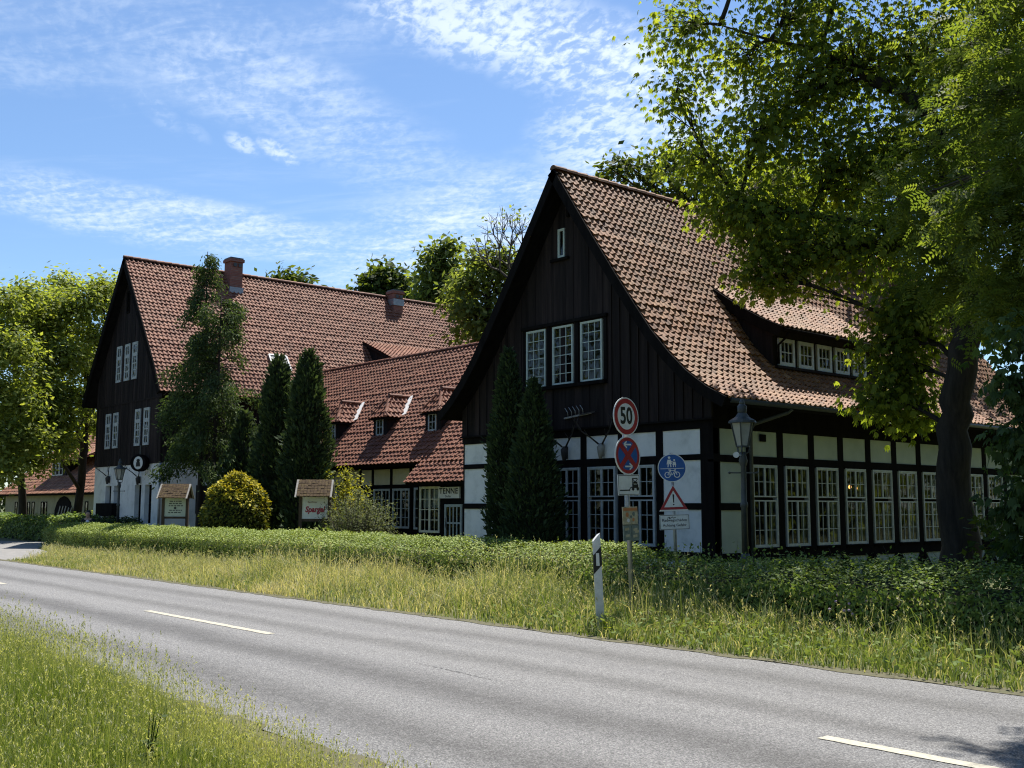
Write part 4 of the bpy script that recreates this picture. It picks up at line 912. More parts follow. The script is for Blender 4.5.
def stripq(m, pts, w, y, mat):
    for a, b in zip(pts[:-1], pts[1:]):
        a = np.array(a, float); b = np.array(b, float); t = (b - a) / max(1e-6, np.linalg.norm(b - a)); nn = np.array([-t[1], t[0]]) * w / 2
        m.add([(a[0] - nn[0], y, a[1] - nn[1]), (b[0] - nn[0], y, b[1] - nn[1]), (b[0] + nn[0], y, b[1] + nn[1]), (a[0] + nn[0], y, a[1] + nn[1])], [(0, 1, 2, 3)], mat)
Y1 = 11.2
b1 = ony(631, 600, Y1); zz = lambda v: float(ony(626, v, Y1)[2])
SC = MT['s_white'], MT['s_red'], MT['s_blue'], MT['s_black'], MT['steel']
s1 = empty('traffic_sign_post', (b1[0] + .03, Y1, 0), 'steel post with round 50 speed limit and no stopping signs above a small white plate', 'traffic sign'); tilted(s1, math.radians(93), -1.9)
m = MB(); m.tube([(0, 0, -.1), (0, 0, zz(400))], .035, 10); m.tube([(0, 0, zz(400)), (0, 0, zz(399))], [.04, .02], 10); m.build('post', 'steel', s1, local=True)
K1 = .91; zc = zz(417); R = .30 * K1
m = MB(); plate_round(R, zc, m); disc(m, R - .016, R, -.0435, 0, zc); disc(m, R - .086, R - .016, -.0435, 1, zc); disc(m, 0, R - .086, -.0435, 0, zc); add_text(m, '50', .33, 0, zc, -.0465, 3, .009, sx=.82); m.build('speed_limit_sign', SC, s1, local=True)
zc = zz(455.8)
m = MB(); plate_round(R, zc, m); disc(m, R - .016, R, -.0435, 0, zc); disc(m, R - .064, R - .016, -.0435, 1, zc); disc(m, 0, R - .064, -.0435, 2, zc)
for s in (-1, 1): stripq(m, [(-.15, zc + s * .15), (.15, zc - s * .15)], .075, -.0455 - .0008 * s, 1)
for s, sz in ((-1, .155), (1, -.155)):
    z = zc + sz; stripq(m, [(-.075, z), (.075, z)], .022, -.0485, 0); stripq(m, [(s * .02, z + .045), (s * .085, z), (s * .02, z - .045)], .022, -.0490, 0)
m.build('no_stopping_sign', SC, s1, local=True)
zc = zz(485)
m = MB(); w, h = .235, .145; m.box(-w, w, -.04, -.03, zc - h, zc + h, 0); 
for a in ([(-w + .012, zc - h + .012), (w - .012, zc - h + .012)], [(-w + .012, zc + h - .012), (w - .012, zc + h - .012)], [(-w + .012, zc - h + .012), (-w + .012, zc + h - .012)], [(w - .012, zc - h + .012), (w - .012, zc + h - .012)]): stripq(m, a, .007, -.0415, 3)
stripq(m, [(-.20, zc - .075), (.02, zc - .075)], .016, -.0415, 3); stripq(m, [(.0, zc - .08), (.03, zc - .04), (.075, zc - .03), (.075, zc + .09), (.19, zc + .09)], .014, -.0420, 3)
stripq(m, [(.07, zc - .02), (.20, zc - .02)], .05, -.0425, 3); stripq(m, [(.09, zc + .03), (.185, zc + .03)], .03, -.0430, 3); stripq(m, [(.08, zc + .08), (.19, zc + .0)], .012, -.0435, 3); stripq(m, [(.08, zc - .0), (.19, zc + .08)], .012, -.0436, 3)
for cx in (.085, .185): disc(m, 0, .028, -.044, 3, zc - .055, 14, cx)
m.build('tow_away_plate', SC, s1, local=True)
zc = zz(516)
m = MB(); m.box(-.17, .15, -.05, -.036, zc - .13, zc + .13, 0); m.box(-.16, .14, -.054, -.0505, zc + .075, zc + .115, 1)
for i, (a, b) in enumerate(((-.08, .02), (.06, .03), (-.06, -.06), (.05, -.05), (.0, -.01))): disc(m, 0, .035 - .003 * i, -.0515 - .0006 * i, (1, 2, 3, 1, 2)[i], zc + b, 10, a)
m.build('trail_marker', ['s_tan', 's_orange', 's_greenish', 'board_white'], s1, local=True)
zc = zz(532)
m = MB(); m.box(-.17, -.005, -.05, -.036, zc - .11, zc + .11, 0); m.box(.005, .17, -.05, -.036, zc - .12, zc + .11, 0)
for i, (a, b) in enumerate(((-.09, .04), (.09, .03), (-.08, -.05), (.08, -.06), (.12, .0))): stripq(m, [(a - .05, zc + b), (a + .04, zc + b + .01)], .035, -.0515 - .0006 * i, 1)
m.build('grey_marker_plate', ['s_greenish', 's_tan'], s1, local=True)

Y2 = 15.0; b2 = ony(676, 560, Y2); z2 = lambda v: float(ony(673, v, Y2)[2])
s2 = empty('traffic_sign_post', (b2[0] + .03, Y2, 0), 'thin post with blue pedestrian and bicycle sign, red warning triangle and a white text plate', 'traffic sign'); tilted(s2, math.radians(46), -1.8)
m = MB(); m.tube([(0, 0, -.1), (0, 0, z2(453))], .03, 10); m.build('post', 'steel', s2, local=True)
zc = z2(468); R = .257
m = MB(); plate_round(R, zc, m); disc(m, R - .014, R, -.0435, 0, zc); disc(m, 0, R - .014, -.0435, 2, zc)
stripq(m, [(-.21, zc - .012), (.21, zc - .012)], .010, -.045, 0)
for cx, sc in ((-.045, 1.0), (.045, .72)):      # adult and child
    z = zc + .01; disc(m, 0, .021 * sc + .002, -.0452, 0, z + .165 * sc + .012, 14, cx)
    m.add([(cx - .03 * sc, -.0454, z + .14 * sc), (cx + .03 * sc, -.0454, z + .14 * sc), (cx + .045 * sc, -.0454, z + .06 * sc), (cx - .05 * sc, -.0454, z + .055 * sc)], [(0, 3, 2, 1)], 0)
    stripq(m, [(cx - .02 * sc, z + .06 * sc), (cx - .028 * sc, z + .004)], .018 * sc, -.0456, 0); stripq(m, [(cx + .02 * sc, z + .06 * sc), (cx + .026 * sc, z + .004)], .018 * sc, -.0457, 0)
stripq(m, [(-.045 + .03, zc + .12), (.03, zc + .10)], .013, -.0458, 0)
zb = zc - .125
for cx in (-.085, .085): disc(m, .042, .056, -.0452, 0, zb, 22, cx)
stripq(m, [(-.085, zb), (-.04, zb + .075), (.05, zb + .075), (.0, zb), (-.085, zb)], .011, -.0454, 0); stripq(m, [(.0, zb), (-.045, zb + .085)], .011, -.0456, 0); stripq(m, [(.085, zb), (.045, zb + .095), (.07, zb + .10)], .011, -.0457, 0); stripq(m, [(-.07, zb + .09), (-.02, zb + .088)], .014, -.0458, 0)
m.build('shared_path_sign', SC, s2, local=True)
zc = z2(501.5)
def tri(m, s, y, mat, dz=0): m.add([(-s, y, zc - s * .577 + dz), (s, y, zc - s * .577 + dz), (0, y, zc + s * 1.155 + dz)], [(0, 1, 2)], mat)
m = MB(); m.prism([(-.262, zc - .171), (.262, zc - .171), (0, zc + .303)], lambda a, b, d: (a, -.042 + d, b), .012, 0); tri(m, .25, -.0435, 1); tri(m, .172, -.0450, 0)
m.add([(-.016, -.0465, zc + .13), (-.009, -.0465, zc - .02), (.009, -.0465, zc - .02), (.016, -.0465, zc + .13)], [(0, 1, 2, 3)], 3); disc(m, 0, .014, -.0465, 3, zc - .055, 12); m.build('warning_sign', SC, s2, local=True)
zc = z2(522)
m = MB(); w, h = .268, .135; m.box(-w, w, -.042, -.03, zc - h, zc + h, 0)
for a in ([(-w + .01, zc - h + .01), (w - .01, zc - h + .01)], [(-w + .01, zc + h - .01), (w - .01, zc + h - .01)], [(-w + .01, zc - h + .01), (-w + .01, zc + h - .01)], [(w - .01, zc - h + .01), (w - .01, zc + h - .01)]): stripq(m, a, .008, -.0435, 3)
add_text(m, 'Radwegschäden', .070, 0, zc + .035, -.0435, 3, .001); add_text(m, 'Achtung Gefahr', .066, 0, zc - .055, -.0435, 3, .001); stripq(m, [(-.13, zc + .075), (-.08, zc + .09), (-.09, zc + .06), (-.03, zc + .095), (-.02, zc + .07), (.03, zc + .09)], .010, -.045, 3); m.build('text_plate', SC, s2, local=True)

# roadside delineator post
bd = ony(600, 624, 10.45)
dl = empty('delineator_post', (bd[0], 10.45, 0), 'white roadside marker post with slanted black band and pale reflector at grass edge', 'marker post'); tilted(dl, math.radians(62), -2.4)
def delin(z0, z1, sl0, sl1, grow=0.0):
    m = MB(); pts = [(-.058, .0), (.058, 0), (.038, .09), (-.038, .09)]; w = 1 + grow
    n = 4; A = [(x * w, (y - .04) * w, z0 + sl0 * x) for x, y in pts]; B = [(x * w * .93, (y - .04) * w * .93, z1 + sl1 * x) for x, y in pts]
    m.hexa(A + B); return m
m = delin(-.1, 1.21, 0, 1.0); m.build('post', 'post_white', dl, local=True)
m = delin(.78, 1.03, 1.0, 1.0, .05); bnd = m.build('black_band', 's_black', dl, local=True)
m = MB(); m.box(-.022, .022, -.052, -.045, .83, 1.0); m.build('reflector', 's_white', dl, local=True)

# street lamps
def lamp(x, y, label):
    r = empty('street_lamp', (x, y, 0), label, 'street lamp', 'old style lamp posts')
    m = MB(); m.lathe([(.15, 0), (.15, .12), (.13, .14), (.12, .55), (.085, .62), (.095, .70), (.07, .78)], 12, mat=0); m.build('base', 'iron', r, local=True)
    m = MB(); m.lathe([(.062, .75), (.055, 1.6), (.07, 1.63), (.07, 1.68), (.052, 1.72), (.046, 2.35), (.065, 2.40), (.08, 2.46), (.055, 2.56), (.055, 2.62)], 12); m.bar((-.24, 0, 2.24), (.24, 0, 2.24), .025, .025); m.ellipsoid((-.25, 0, 2.24), (.025, .025, .025), 8, 6); m.ellipsoid((.25, 0, 2.24), (.025, .025, .025), 8, 6); m.build('pole', 'iron', r, local=True)
    n = 6; m = MB(); lo, hi, z0, z1 = .12, .215, 2.72, 3.16
    def ring(R, z): return [(R * math.cos(2 * math.pi * k / n + .3), R * math.sin(2 * math.pi * k / n + .3), z) for k in range(n)]
    a = ring(lo, z0); b = ring(hi, z1)
    for k in range(n):
        m.bar(a[k], b[k], .022, .022); m.bar(a[k], a[(k + 1) % n], .025, .025); m.bar(b[k], b[(k + 1) % n], .03, .03)
    for k in range(0, n, 2): m.tube([(a[k][0], a[k][1], z0), (a[k][0] * .95, a[k][1] * .95, z0 - .1), (0, 0, z0 - .16)], .014, 6)
    m.build('lantern_frame', 'iron', r, local=True)
    m = MB(); a = ring(lo * .96, z0 + .012); b = ring(hi * .96, z1 - .012); m.add(a + b, [(k, (k + 1) % n, n + (k + 1) % n, n + k) for k in range(n)] + [tuple(range(n - 1, -1, -1))]); m.build('lantern_glass', 'lampglass', r, local=True)
    m = MB(); m.tube([(0, 0, z) for z in (3.15, 3.19, 3.26, 3.34)], [.255, .245, .13, .075], 12, 0, True, False); m.lathe([(.075, 3.33), (.085, 3.36), (.085, 3.46), (.05, 3.5)], 12); m.lathe([(.05, 3.49), (.05, 3.53), (.03, 3.58), (.004, 3.60)], 10); m.build('lantern_cap', 'iron', r, local=True)
    return r
l1 = lamp(-12.08, 16.0, 'old style lamp post with glass lantern at the corner of the near half-timbered house')
l1.rotation_euler = (0, 0, math.radians(40))
m = MB(); m.tube([(-.13, -.13, 2.56), (-.13, -.20, 2.56)], .055, 10); m.bar((0, 0, 2.56), (-.13, -.13, 2.56), .02, .02); m.build('white_fitting', 'board_white', l1, local=True)  # small white round fitting on the lamp pole
l2 = copy_tree(l1); l2.location = (float(ony(119, 490, 17.0)[0]), 17.0, 0); l2['label'] = 'old style lamp post before the white wall of the far house'
for ch in list(l2.children):
    if ch.name.startswith('white_fitting'): bpy.data.objects.remove(ch)

# roofed notice boards
def notice(x, y, label, rz, kind):
    r = empty('notice_board', (x, y, 0), label, 'notice board', 'roofed wooden notice boards', rz); r.scale = (.9, .9, .97)
    for s in (-1, 1): m = MB(); m.box(s * .46 - .05, s * .46 + .05, -.05, .05, -.1, 1.98); m.build('post', 'post_wood', r, local=True)
    m = MB(); m.box(-.41, .41, -.02, .02, 1.30, 1.96, 0)
    if kind == 'asp':
        add_text(m, 'Spargel', .235, .0, 1.57, -.0235, 1, .010, shear=.18, sx=.9); add_text(m, 'Beelitzer', .085, -.08, 1.79, -.0235, 2, .001)
    else:
        gg = random.Random(2)
        for i, z in enumerate((1.84, 1.76, 1.68, 1.52, 1.44)):
            x0 = -.30 + gg.uniform(0, .08)
            while x0 < .24: w = gg.uniform(.05, .14); m.add([(x0, -.0235, z - .018), (min(.3, x0 + w), -.0235, z - .018), (min(.3, x0 + w), -.0235, z + .016), (x0, -.0235, z + .016)], [(0, 1, 2, 3)], 3); x0 += w + .03
            if i == 3: disc(m, 0, .05, -.025, 3, 1.60, 12)
    m.build('board', ['board_white' if kind == 'asp' else 'board_green', 's_dkred', 's_brown', 'iron'], r, local=True)
    m = MB(); m.box(-.41, .41, -.03, .03, 1.22, 1.295); m.build('crossbeam', 'post_wood', r, local=True)
    m = MB(); m.box(-.5, .5, -.04, .04, 1.97, 2.03); m.build('crossbeam', 'post_wood', r, local=True)
    m = MB(); sh = [(0, 2.42), (.46, 1.98)]
    for s in (-1, 1):
        for i in range(6):
            z0 = 2.44 - .078 * i; h0 = .078 * i * 1.03
            for k in range(10):
                a = -.53 + .106 * k; dz = random.uniform(-.008, .008)
                m.hexa([(a + .004, s * (h0 - .01), z0 + dz), (a + .102, s * (h0 - .01), z0 + dz), (a + .102, s * (h0 + .11), z0 - .105 + dz), (a + .004, s * (h0 + .11), z0 - .105 + dz), (a + .004, s * (h0 + .01), z0 + .02 + dz), (a + .102, s * (h0 + .01), z0 + .02 + dz), (a + .102, s * (h0 + .125), z0 - .082 + dz), (a + .004, s * (h0 + .125), z0 - .082 + dz)])
    m.build('roof', 'shingle', r, local=True)
    for s in (-1, 1):
        m = MB()
        for q in (-1, 1): m.bar((s * .55, 0, 2.45), (s * .55, q * .52, 1.93), .03, .07, (1, 0, 0))
        m.build('bargeboard', 'pale_wood', r, local=True)
    return r
notice(-27.25, 16.0, 'roofed wooden board with the red word Spargel on white beside the feathery shrub', math.radians(52), 'asp')
notice(-36.0, 15.6, 'roofed wooden board with small dark text lines left of the rounded golden bush', math.radians(50), 'txt')

# ================================================================== a seated person beyond the hedge
PB = ony(88, 520, 15.9); pr_ = math.radians(60)
bench = empty('garden_bench', (PB[0], PB[1], 0), 'low dark garden bench under the seated person, behind the left end of the trimmed hedge', 'bench', rz=pr_)
m = MB(); m.box(-.6, .6, -.2, .2, .40, .45); m.build('seat', 'timber', bench, local=True)
for s in (-1, 1): m = MB(); m.box(s * .5 - .04, s * .5 + .04, -.18, .18, 0, .40); m.build('leg', 'timber', bench, local=True)
def skin_body(name, V, Ed, R, mat, parent=None, sub=2):
    me = bpy.data.meshes.new(name); me.from_pydata(V, Ed, []); me.materials.append(MT[mat]); o = bpy.data.objects.new(name, me); COL.objects.link(o)
    if parent: o.parent = parent
    sk = o.modifiers.new('skin', 'SKIN')
    if not me.skin_vertices: me.skin_vertices.new()
    for i, r in enumerate(R): me.skin_vertices[0].data[i].radius = (r, r) if not isinstance(r, tuple) else r
    me.skin_vertices[0].data[0].use_root = True; o.modifiers.new('sub', 'SUBSURF').levels = sub; o.modifiers['sub'].render_levels = sub
    return o
pV = [(0, 0, .55), (0, .01, .75), (0, .0, .98), (0, -.01, 1.12), (0, -.03, 1.21), (0, -.04, 1.31), (0, -.035, 1.37),
      (.18, 0, 1.04), (.24, -.06, .80), (.12, -.28, .70), (-.18, 0, 1.04), (-.24, -.06, .80), (-.12, -.28, .70),
      (.1, -.08, .53), (.12, -.45, .52), (.12, -.46, .10), (.12, -.60, .05), (-.1, -.08, .53), (-.12, -.45, .52), (-.12, -.46, .10), (-.12, -.60, .05)]
pE = [(0, 1), (1, 2), (2, 3), (3, 4), (4, 5), (5, 6), (2, 7), (7, 8), (8, 9), (2, 10), (10, 11), (11, 12), (0, 13), (13, 14), (14, 15), (15, 16), (0, 17), (17, 18), (18, 19), (19, 20)]
pR = [.14, .13, .13, .055, .085, .105, .07, .065, .05, .035, .065, .05, .035, .085, .065, .045, .035, .085, .065, .045, .035]
per = skin_body('person', pV, pE, pR, 'skin'); per.location = (PB[0], PB[1], 0); per.rotation_euler = (0, 0, pr_)
tag(per, 'dark-haired person in dark jacket and white top seated beyond the left end of hedge', 'person')
skin_body('jacket', [(0, .02, .50), (0, .03, .76), (0, .02, 1.0), (.19, .01, 1.04), (.25, -.05, .80), (.13, -.26, .71), (-.19, .01, 1.04), (-.25, -.05, .80), (-.13, -.26, .71)], [(0, 1), (1, 2), (2, 3), (3, 4), (4, 5), (2, 6), (6, 7), (7, 8)], [.16, .155, .145, .085, .068, .05, .085, .068, .05], 'jacket', per)
skin_body('trousers', [(0, .01, .55), (.1, -.08, .54), (.12, -.45, .53), (.12, -.46, .14), (-.1, -.08, .54), (-.12, -.45, .53), (-.12, -.46, .14)], [(0, 1), (1, 2), (2, 3), (0, 4), (4, 5), (5, 6)], [.155, .10, .08, .06, .10, .08, .06], 'jacket', per)
m = MB(); m.ellipsoid((0, -.075, .86), (.10, .085, .19), 12, 8); m.build('white_top', 'shirt', per, local=True)
m = MB(); m.ellipsoid((0, .01, 1.31), (.115, .115, .135), 14, 10); m.ellipsoid((.06, .03, 1.12), (.05, .05, .16), 10, 8); m.ellipsoid((-.06, .03, 1.12), (.05, .05, .16), 10, 8); m.build('hair', 'hair', per, local=True)

# ================================================================== leaves of all kinds
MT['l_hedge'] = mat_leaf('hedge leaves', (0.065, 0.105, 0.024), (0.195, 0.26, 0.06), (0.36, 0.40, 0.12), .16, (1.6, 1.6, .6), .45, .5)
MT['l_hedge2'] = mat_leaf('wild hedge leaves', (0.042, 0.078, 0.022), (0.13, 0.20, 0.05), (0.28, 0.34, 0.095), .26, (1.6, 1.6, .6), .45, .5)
MT['l_chest'] = mat_leaf('chestnut leaves', (0.044, 0.072, 0.018), (0.105, 0.155, 0.030), (0.19, 0.235, 0.05), .56, (2.5, 2.2, .7), .5, .3)
MT['l_low'] = mat_leaf('dark low leaves', (0.022, 0.042, 0.018), (0.05, 0.085, 0.032), (0.10, 0.15, 0.055), .40, (1.7, 1.8, .7), .5, .3)
MT['l_pinn'] = mat_leaf('pinnate leaves', (0.05, 0.078, 0.022), (0.10, 0.14, 0.036), (0.17, 0.205, 0.055), .52, (2.0, 1.9, .6), .5, .4)
MT['l_maple'] = mat_leaf('maple leaves', (0.08, 0.115, 0.03), (0.165, 0.205, 0.052), (0.29, 0.32, 0.10), .50, (2.0, 1.9, .65), .5, .25)
MT['l_back'] = mat_leaf('distant leaves', (0.055, 0.08, 0.028), (0.115, 0.15, 0.048), (0.20, 0.23, 0.08), .48, (2.1, 2.0, .7), .55, .25)
MT['l_dark'] = mat_leaf('dark distant leaves', (0.022, 0.040, 0.014), (0.052, 0.078, 0.022), (0.10, 0.13, 0.035), .42, (2.2, 2.0, .6), .55, .25)
MT['l_thuja'] = mat_leaf('thuja sprays', (0.018, 0.033, 0.017), (0.044, 0.070, 0.032), (0.10, 0.14, 0.05), .22, (1.4, 1.4, .7), .6, 1.0)
MT['l_conif'] = mat_leaf('drooping conifer sprays', (0.027, 0.046, 0.021), (0.058, 0.088, 0.034), (0.115, 0.15, 0.056), .30, (1.5, 1.6, .7), .6, .6)
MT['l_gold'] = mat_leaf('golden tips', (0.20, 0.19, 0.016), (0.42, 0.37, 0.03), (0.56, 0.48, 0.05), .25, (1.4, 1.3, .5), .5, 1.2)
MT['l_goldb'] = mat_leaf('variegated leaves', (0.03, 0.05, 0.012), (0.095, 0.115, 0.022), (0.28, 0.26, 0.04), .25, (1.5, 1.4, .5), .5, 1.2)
MT['l_grey'] = mat_leaf('grey green feathery leaves', (0.055, 0.072, 0.032), (0.12, 0.14, 0.065), (0.23, 0.235, 0.13), .35, (1.3, 1.35, .75), .6, .8)
MT['l_yel'] = mat_leaf('yellow green leaves', (0.12, 0.15, 0.018), (0.25, 0.26, 0.03), (0.40, 0.38, 0.06), .45, (1.4, 1.3, .5), .5, .8)
MT['l_grass'] = mat_leaf('green grass', (0.065, 0.110, 0.022), (0.175, 0.225, 0.062), (0.50, 0.47, 0.32), .40, (1.5, 1.5, .5), .5, .6)
MT['l_dry'] = mat_leaf('half dry grass', (0.072, 0.125, 0.03), (0.20, 0.26, 0.08), (0.60, 0.545, 0.37), .36, (1.4, 1.3, .6), .6, .45)
MT['l_gold2'] = mat_leaf('bright weed leaves', (0.07, 0.11, 0.015), (0.16, 0.20, 0.03), (0.28, 0.30, 0.05), .4, (1.6, 1.6, .5), .5, 1.0)
MT['l_shade'] = mat_leaf('verge herbs', (0.03, 0.06, 0.012), (0.085, 0.13, 0.025), (0.22, 0.22, 0.07), .38, (1.6, 1.6, .5), .5, .6)

def px_clumps(lst):
    out = []
    for q in lst:
        u, v, D, rp = q[:4]; dn = q[4] if len(q) > 4 else 1.0; r = rp * D / F; out.append((atD(u, v, D), (r, r, r * .85), dn * max(.35, min(1.5, rp / 48))))
    return out
def px_trunk(lst): 
    out = []
    for i, (u, v, D, r) in enumerate(lst):
        p = atD(u, v, D); 
        if i == 0: p[2] = 0.0
        out.append((p, r))
    return out
def noise1(x, seed, f=1.0):
    g = np.random.default_rng(seed); a = g.uniform(0, 6.28, 6); k = np.array([.35, .8, 1.7, 3.1, 5.3, 9.1]) * f; w = np.array([1, .7, .5, .35, .25, .18]); 
    return sum(w[i] * np.sin(k[i] * np.asarray(x) + a[i]) for i in range(6)) / 2.0

# ------------------------------------------------------------------ hedges
def hedge(name, label, cat, X0, X1, fx, fy, depth, hf, hb, leafmat, n_face, n_top, lsize, seed, shoots=0.0, rough=.05, nshoot=0):
    lump = .03 if rough < .03 else .12
    rng = np.random.default_rng(seed); root = empty(name, ((X0 + X1) / 2, float(np.interp((X0 + X1) / 2, fx, fy)) + depth / 2, 0), label, cat)
    F0 = lambda x: np.interp(x, fx, fy); L = X1 - X0
    def endr(x): return np.clip(np.minimum(x - X0, X1 - x) / .5, 0, 1) ** .5
    # twiggy core
    xs = np.linspace(X0 + .25, X1 - .25, int(L * 1.5)); core = MB(); ring = []
    for x in xs:
        y = float(F0(x)); k = .17 + .03 * math.sin(x * 3.1); h = 1 + .06 * float(noise1(x, seed))
        ring.append([(x, y + k, 0), (x, y + k, hf * h - .17), (x, y + depth * .5, (hf * .3 + hb * .7) * h - .16), (x, y + depth - k, hb * h - .18), (x, y + depth - k, 0)])
    vs = [p for r in ring for p in r]; m = 5; fs = []
    for i in range(len(ring) - 1):
        for k in range(4): fs.append((i * m + k, (i + 1) * m + k, (i + 1) * m + k + 1, i * m + k + 1))
    fs += [tuple(range(m - 1, -1, -1)), tuple((len(ring) - 1) * m + k for k in range(m))]
    core.add(vs, fs); core.build('inner_twigs', 'hedge_core', root)
    C = []; O = []
    nf = int(n_face * L); x = rng.uniform(X0, X1, nf); t = rng.random(nf) ** .8; bul = .09 * noise1(x, seed + 1, 1.6) + rough * rng.normal(size=nf) + .05 * noise1(t * 6 + x * 2.2, seed + 9)
    dp = rng.random(nf) ** 2 * .22
    C.append(np.stack([x, F0(x) - bul * .6 + dp + (1 - endr(x)) * .4, t * hf * (1 + lump * noise1(x, seed, 1.3))], 1)); O.append(np.tile([0, -3.2, -.1], (nf, 1)))
    nt_ = int(n_top * L); x = rng.uniform(X0, X1, nt_); s = rng.random(nt_); z = hf + (hb - hf) * np.minimum(1, s * 1.5) + .03 * np.sin(s * 3.1) 
    z = z * (1 + lump * noise1(x, seed, 1.3)) + rough * np.abs(rng.normal(size=nt_)) + .035 * noise1(x * 3 + s * 7, seed + 3, 1.5) - rng.random(nt_) ** 2 * .18
    C.append(np.stack([x, F0(x) + s * depth, z - (1 - endr(x)) * .2], 1)); O.append(np.tile([0, -.1, 2.6], (nt_, 1)))
    nb = int(nf * .25); x = rng.uniform(X0, X1, nb); C.append(np.stack([x, F0(x) + depth - rng.random(nb) ** 2 * .2, rng.random(nb) * hb], 1)); O.append(np.tile([0, 1.0, .3], (nb, 1)))
    ne = int(n_face * depth * 1.2)
    for xe, sg in ((X0, -1.0), (X1, 1.0)):
        y = rng.random(ne); C.append(np.stack([np.full(ne, xe) - sg * rng.random(ne) ** 2 * .3 - sg * .1, F0(xe) + y * depth, rng.random(ne) * (hf + (hb - hf) * y) * .95], 1)); O.append(np.tile([sg, 0, .2], (ne, 1)))
    sb = MB()
    if nshoot:
        for i in range(nshoot):
            xx = rng.uniform(X0, X1); s = rng.random(); z0 = hf + (hb - hf) * s - .05; hh = shoots * rng.uniform(.3, 1.1); p0 = np.array([xx, F0(xx) + s * depth, z0]); p1 = p0 + np.array([rng.normal() * .1, rng.normal() * .1, hh])
            sb.tube([p0, (p0 + p1) / 2 + rng.normal(size=3) * .02, p1], [.005, .004, .002], 4, caps=False)
            k = rng.integers(7, 16); tt = rng.random(k); C.append(p0 + (p1 - p0) * tt[:, None] + rng.normal(size=(k, 3)) * .05); O.append(unit(rng.normal(size=(k, 3)) + np.array([0, 0, .6])))
        tag(sb.build('shoots', 'bark_grey', root), kind='stuff')
    C = np.concatenate(C); O = np.concatenate(O); k = C[:, 2] > .02; V, r = leaves(C[k], 'simple', lsize, rng, O[k], .25)
    arrays_mesh('foliage', V, quads(V), leafmat, root, r)
    return root
hedge('hedge', 'long trimmed green hedge with sunlit flat top between the dry grass and the garden', 'hedge', -45.2, -12.9, [-45.2, -40, -35, -25, -13], [14.0, 13.5, 13.35, 13.25, 13.0], 1.55, .68, .92, 'l_hedge', 1000, 2000, .055, 51, .12, .025, 160)
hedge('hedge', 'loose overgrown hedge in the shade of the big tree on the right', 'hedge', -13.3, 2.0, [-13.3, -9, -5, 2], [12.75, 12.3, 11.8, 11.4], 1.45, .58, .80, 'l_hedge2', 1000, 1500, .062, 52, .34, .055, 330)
hedge('hedge', 'dark hedge on the far side of the driveway at the left edge', 'hedge', -78, -47.6, [-78, -47.6], [17.2, 16.0], 1.5, .85, 1.02, 'l_hedge2', 190, 260, .16, 53, .25, .07, 60)
hedge('low_planting', 'low dark green planting along the foot of the white wall of the far house', 'plants', -50.6, -44.2, [-50.6, -44.2], [16.9, 17.0], .8, .86, 1.0, 'l_thuja', 240, 300, .13, 54, .25, .07, 60)
# ------------------------------------------------------------------ clipped and columnar evergreens
def column(name, label, cat, x, y, H, R, n, lsize, seed, prof=None, group=None, mat='l_thuja', lumps=.12):
    rng = np.random.default_rng(seed); root = empty(name, (x, y, 0), label, cat, group)
    prof = prof or [(0, .82), (.12, 1.0), (.35, .93), (.6, .72), (.8, .45), (.93, .2), (1, .03)]
    rad = lambda t: np.interp(t, [p[0] for p in prof], [p[1] for p in prof]) * R
    c = MB(); k = [i / 10 for i in range(10)] + [.985]; c.tube([(x, y, max(.0, t * H)) for t in k], [max(.02, float(rad(t)) * .70) for t in k], 12); c.build('inner_twigs', 'hedge_core', root)
    t = rng.random(n) ** 1.0; wt_ = rad(t) / R; keep = rng.random(n) < wt_ + .12; t = t[keep]; n = len(t)
    a = rng.uniform(0, 2 * math.pi, n); lump = 1 + lumps * (np.sin(a * 3 + t * 17 + seed) * .5 + np.sin(a * 5 - t * 31) * .35 + np.sin(a * 2 + t * 9 + 2) * .5)
    r = rad(t) * lump * (1 - rng.random(n) ** 2 * .32); og = rng.random(n) < .10; r = np.where(og, r * rng.uniform(1.02, 1.30, n) + .03, r); C = np.stack([x + r * np.cos(a), y + r * np.sin(a), .06 + t * (H - .06)], 1); out = np.stack([np.cos(a), np.sin(a), np.zeros(n)], 1)
    T = out * .75 + np.array([0, 0, .8]) + rng.normal(size=(n, 3)) * .35; Nn = unit(out * .6 + rng.normal(size=(n, 3)) * .7)
    V = rhombi(C, T, Nn, lsize * rng.uniform(.6, 1.35, n), .42, -.03); arrays_mesh('foliage', V, quads(V), mat, root, np.clip(rng.random(n) * .8 + .2 * rng.normal(size=n) * .5, 0, 1)); return root
p = ony(506, 545, 16.9); column('columnar_conifer', 'taller and slimmer of two dark conifers before the black gable', 'conifer', -19.78, 16.95, 5.45, .47, 11000, .14, 61, [(0, .75), (.15, 1), (.45, .95), (.7, .74), (.88, .42), (.96, .2), (1, .05)], 'dark columnar conifers')
column('columnar_conifer', 'shorter broad-based cone-shaped conifer standing right in front of the slim one', 'conifer', -18.32, 16.45, 4.5, .76, 13000, .14, 62, [(0, .86), (.1, 1), (.3, .80), (.55, .60), (.8, .36), (.93, .16), (1, .03)], 'dark columnar conifers')
column('columnar_conifer', 'left of the two merged dark conifers beside the golden bush', 'conifer', float(ony(277, 450, 18.2)[0]), 18.2, 6.85, .66, 11000, .20, 63, [(0, .9), (.2, 1), (.55, .92), (.8, .68), (.93, .36), (1, .06)], 'dark columnar conifers', lumps=.32)
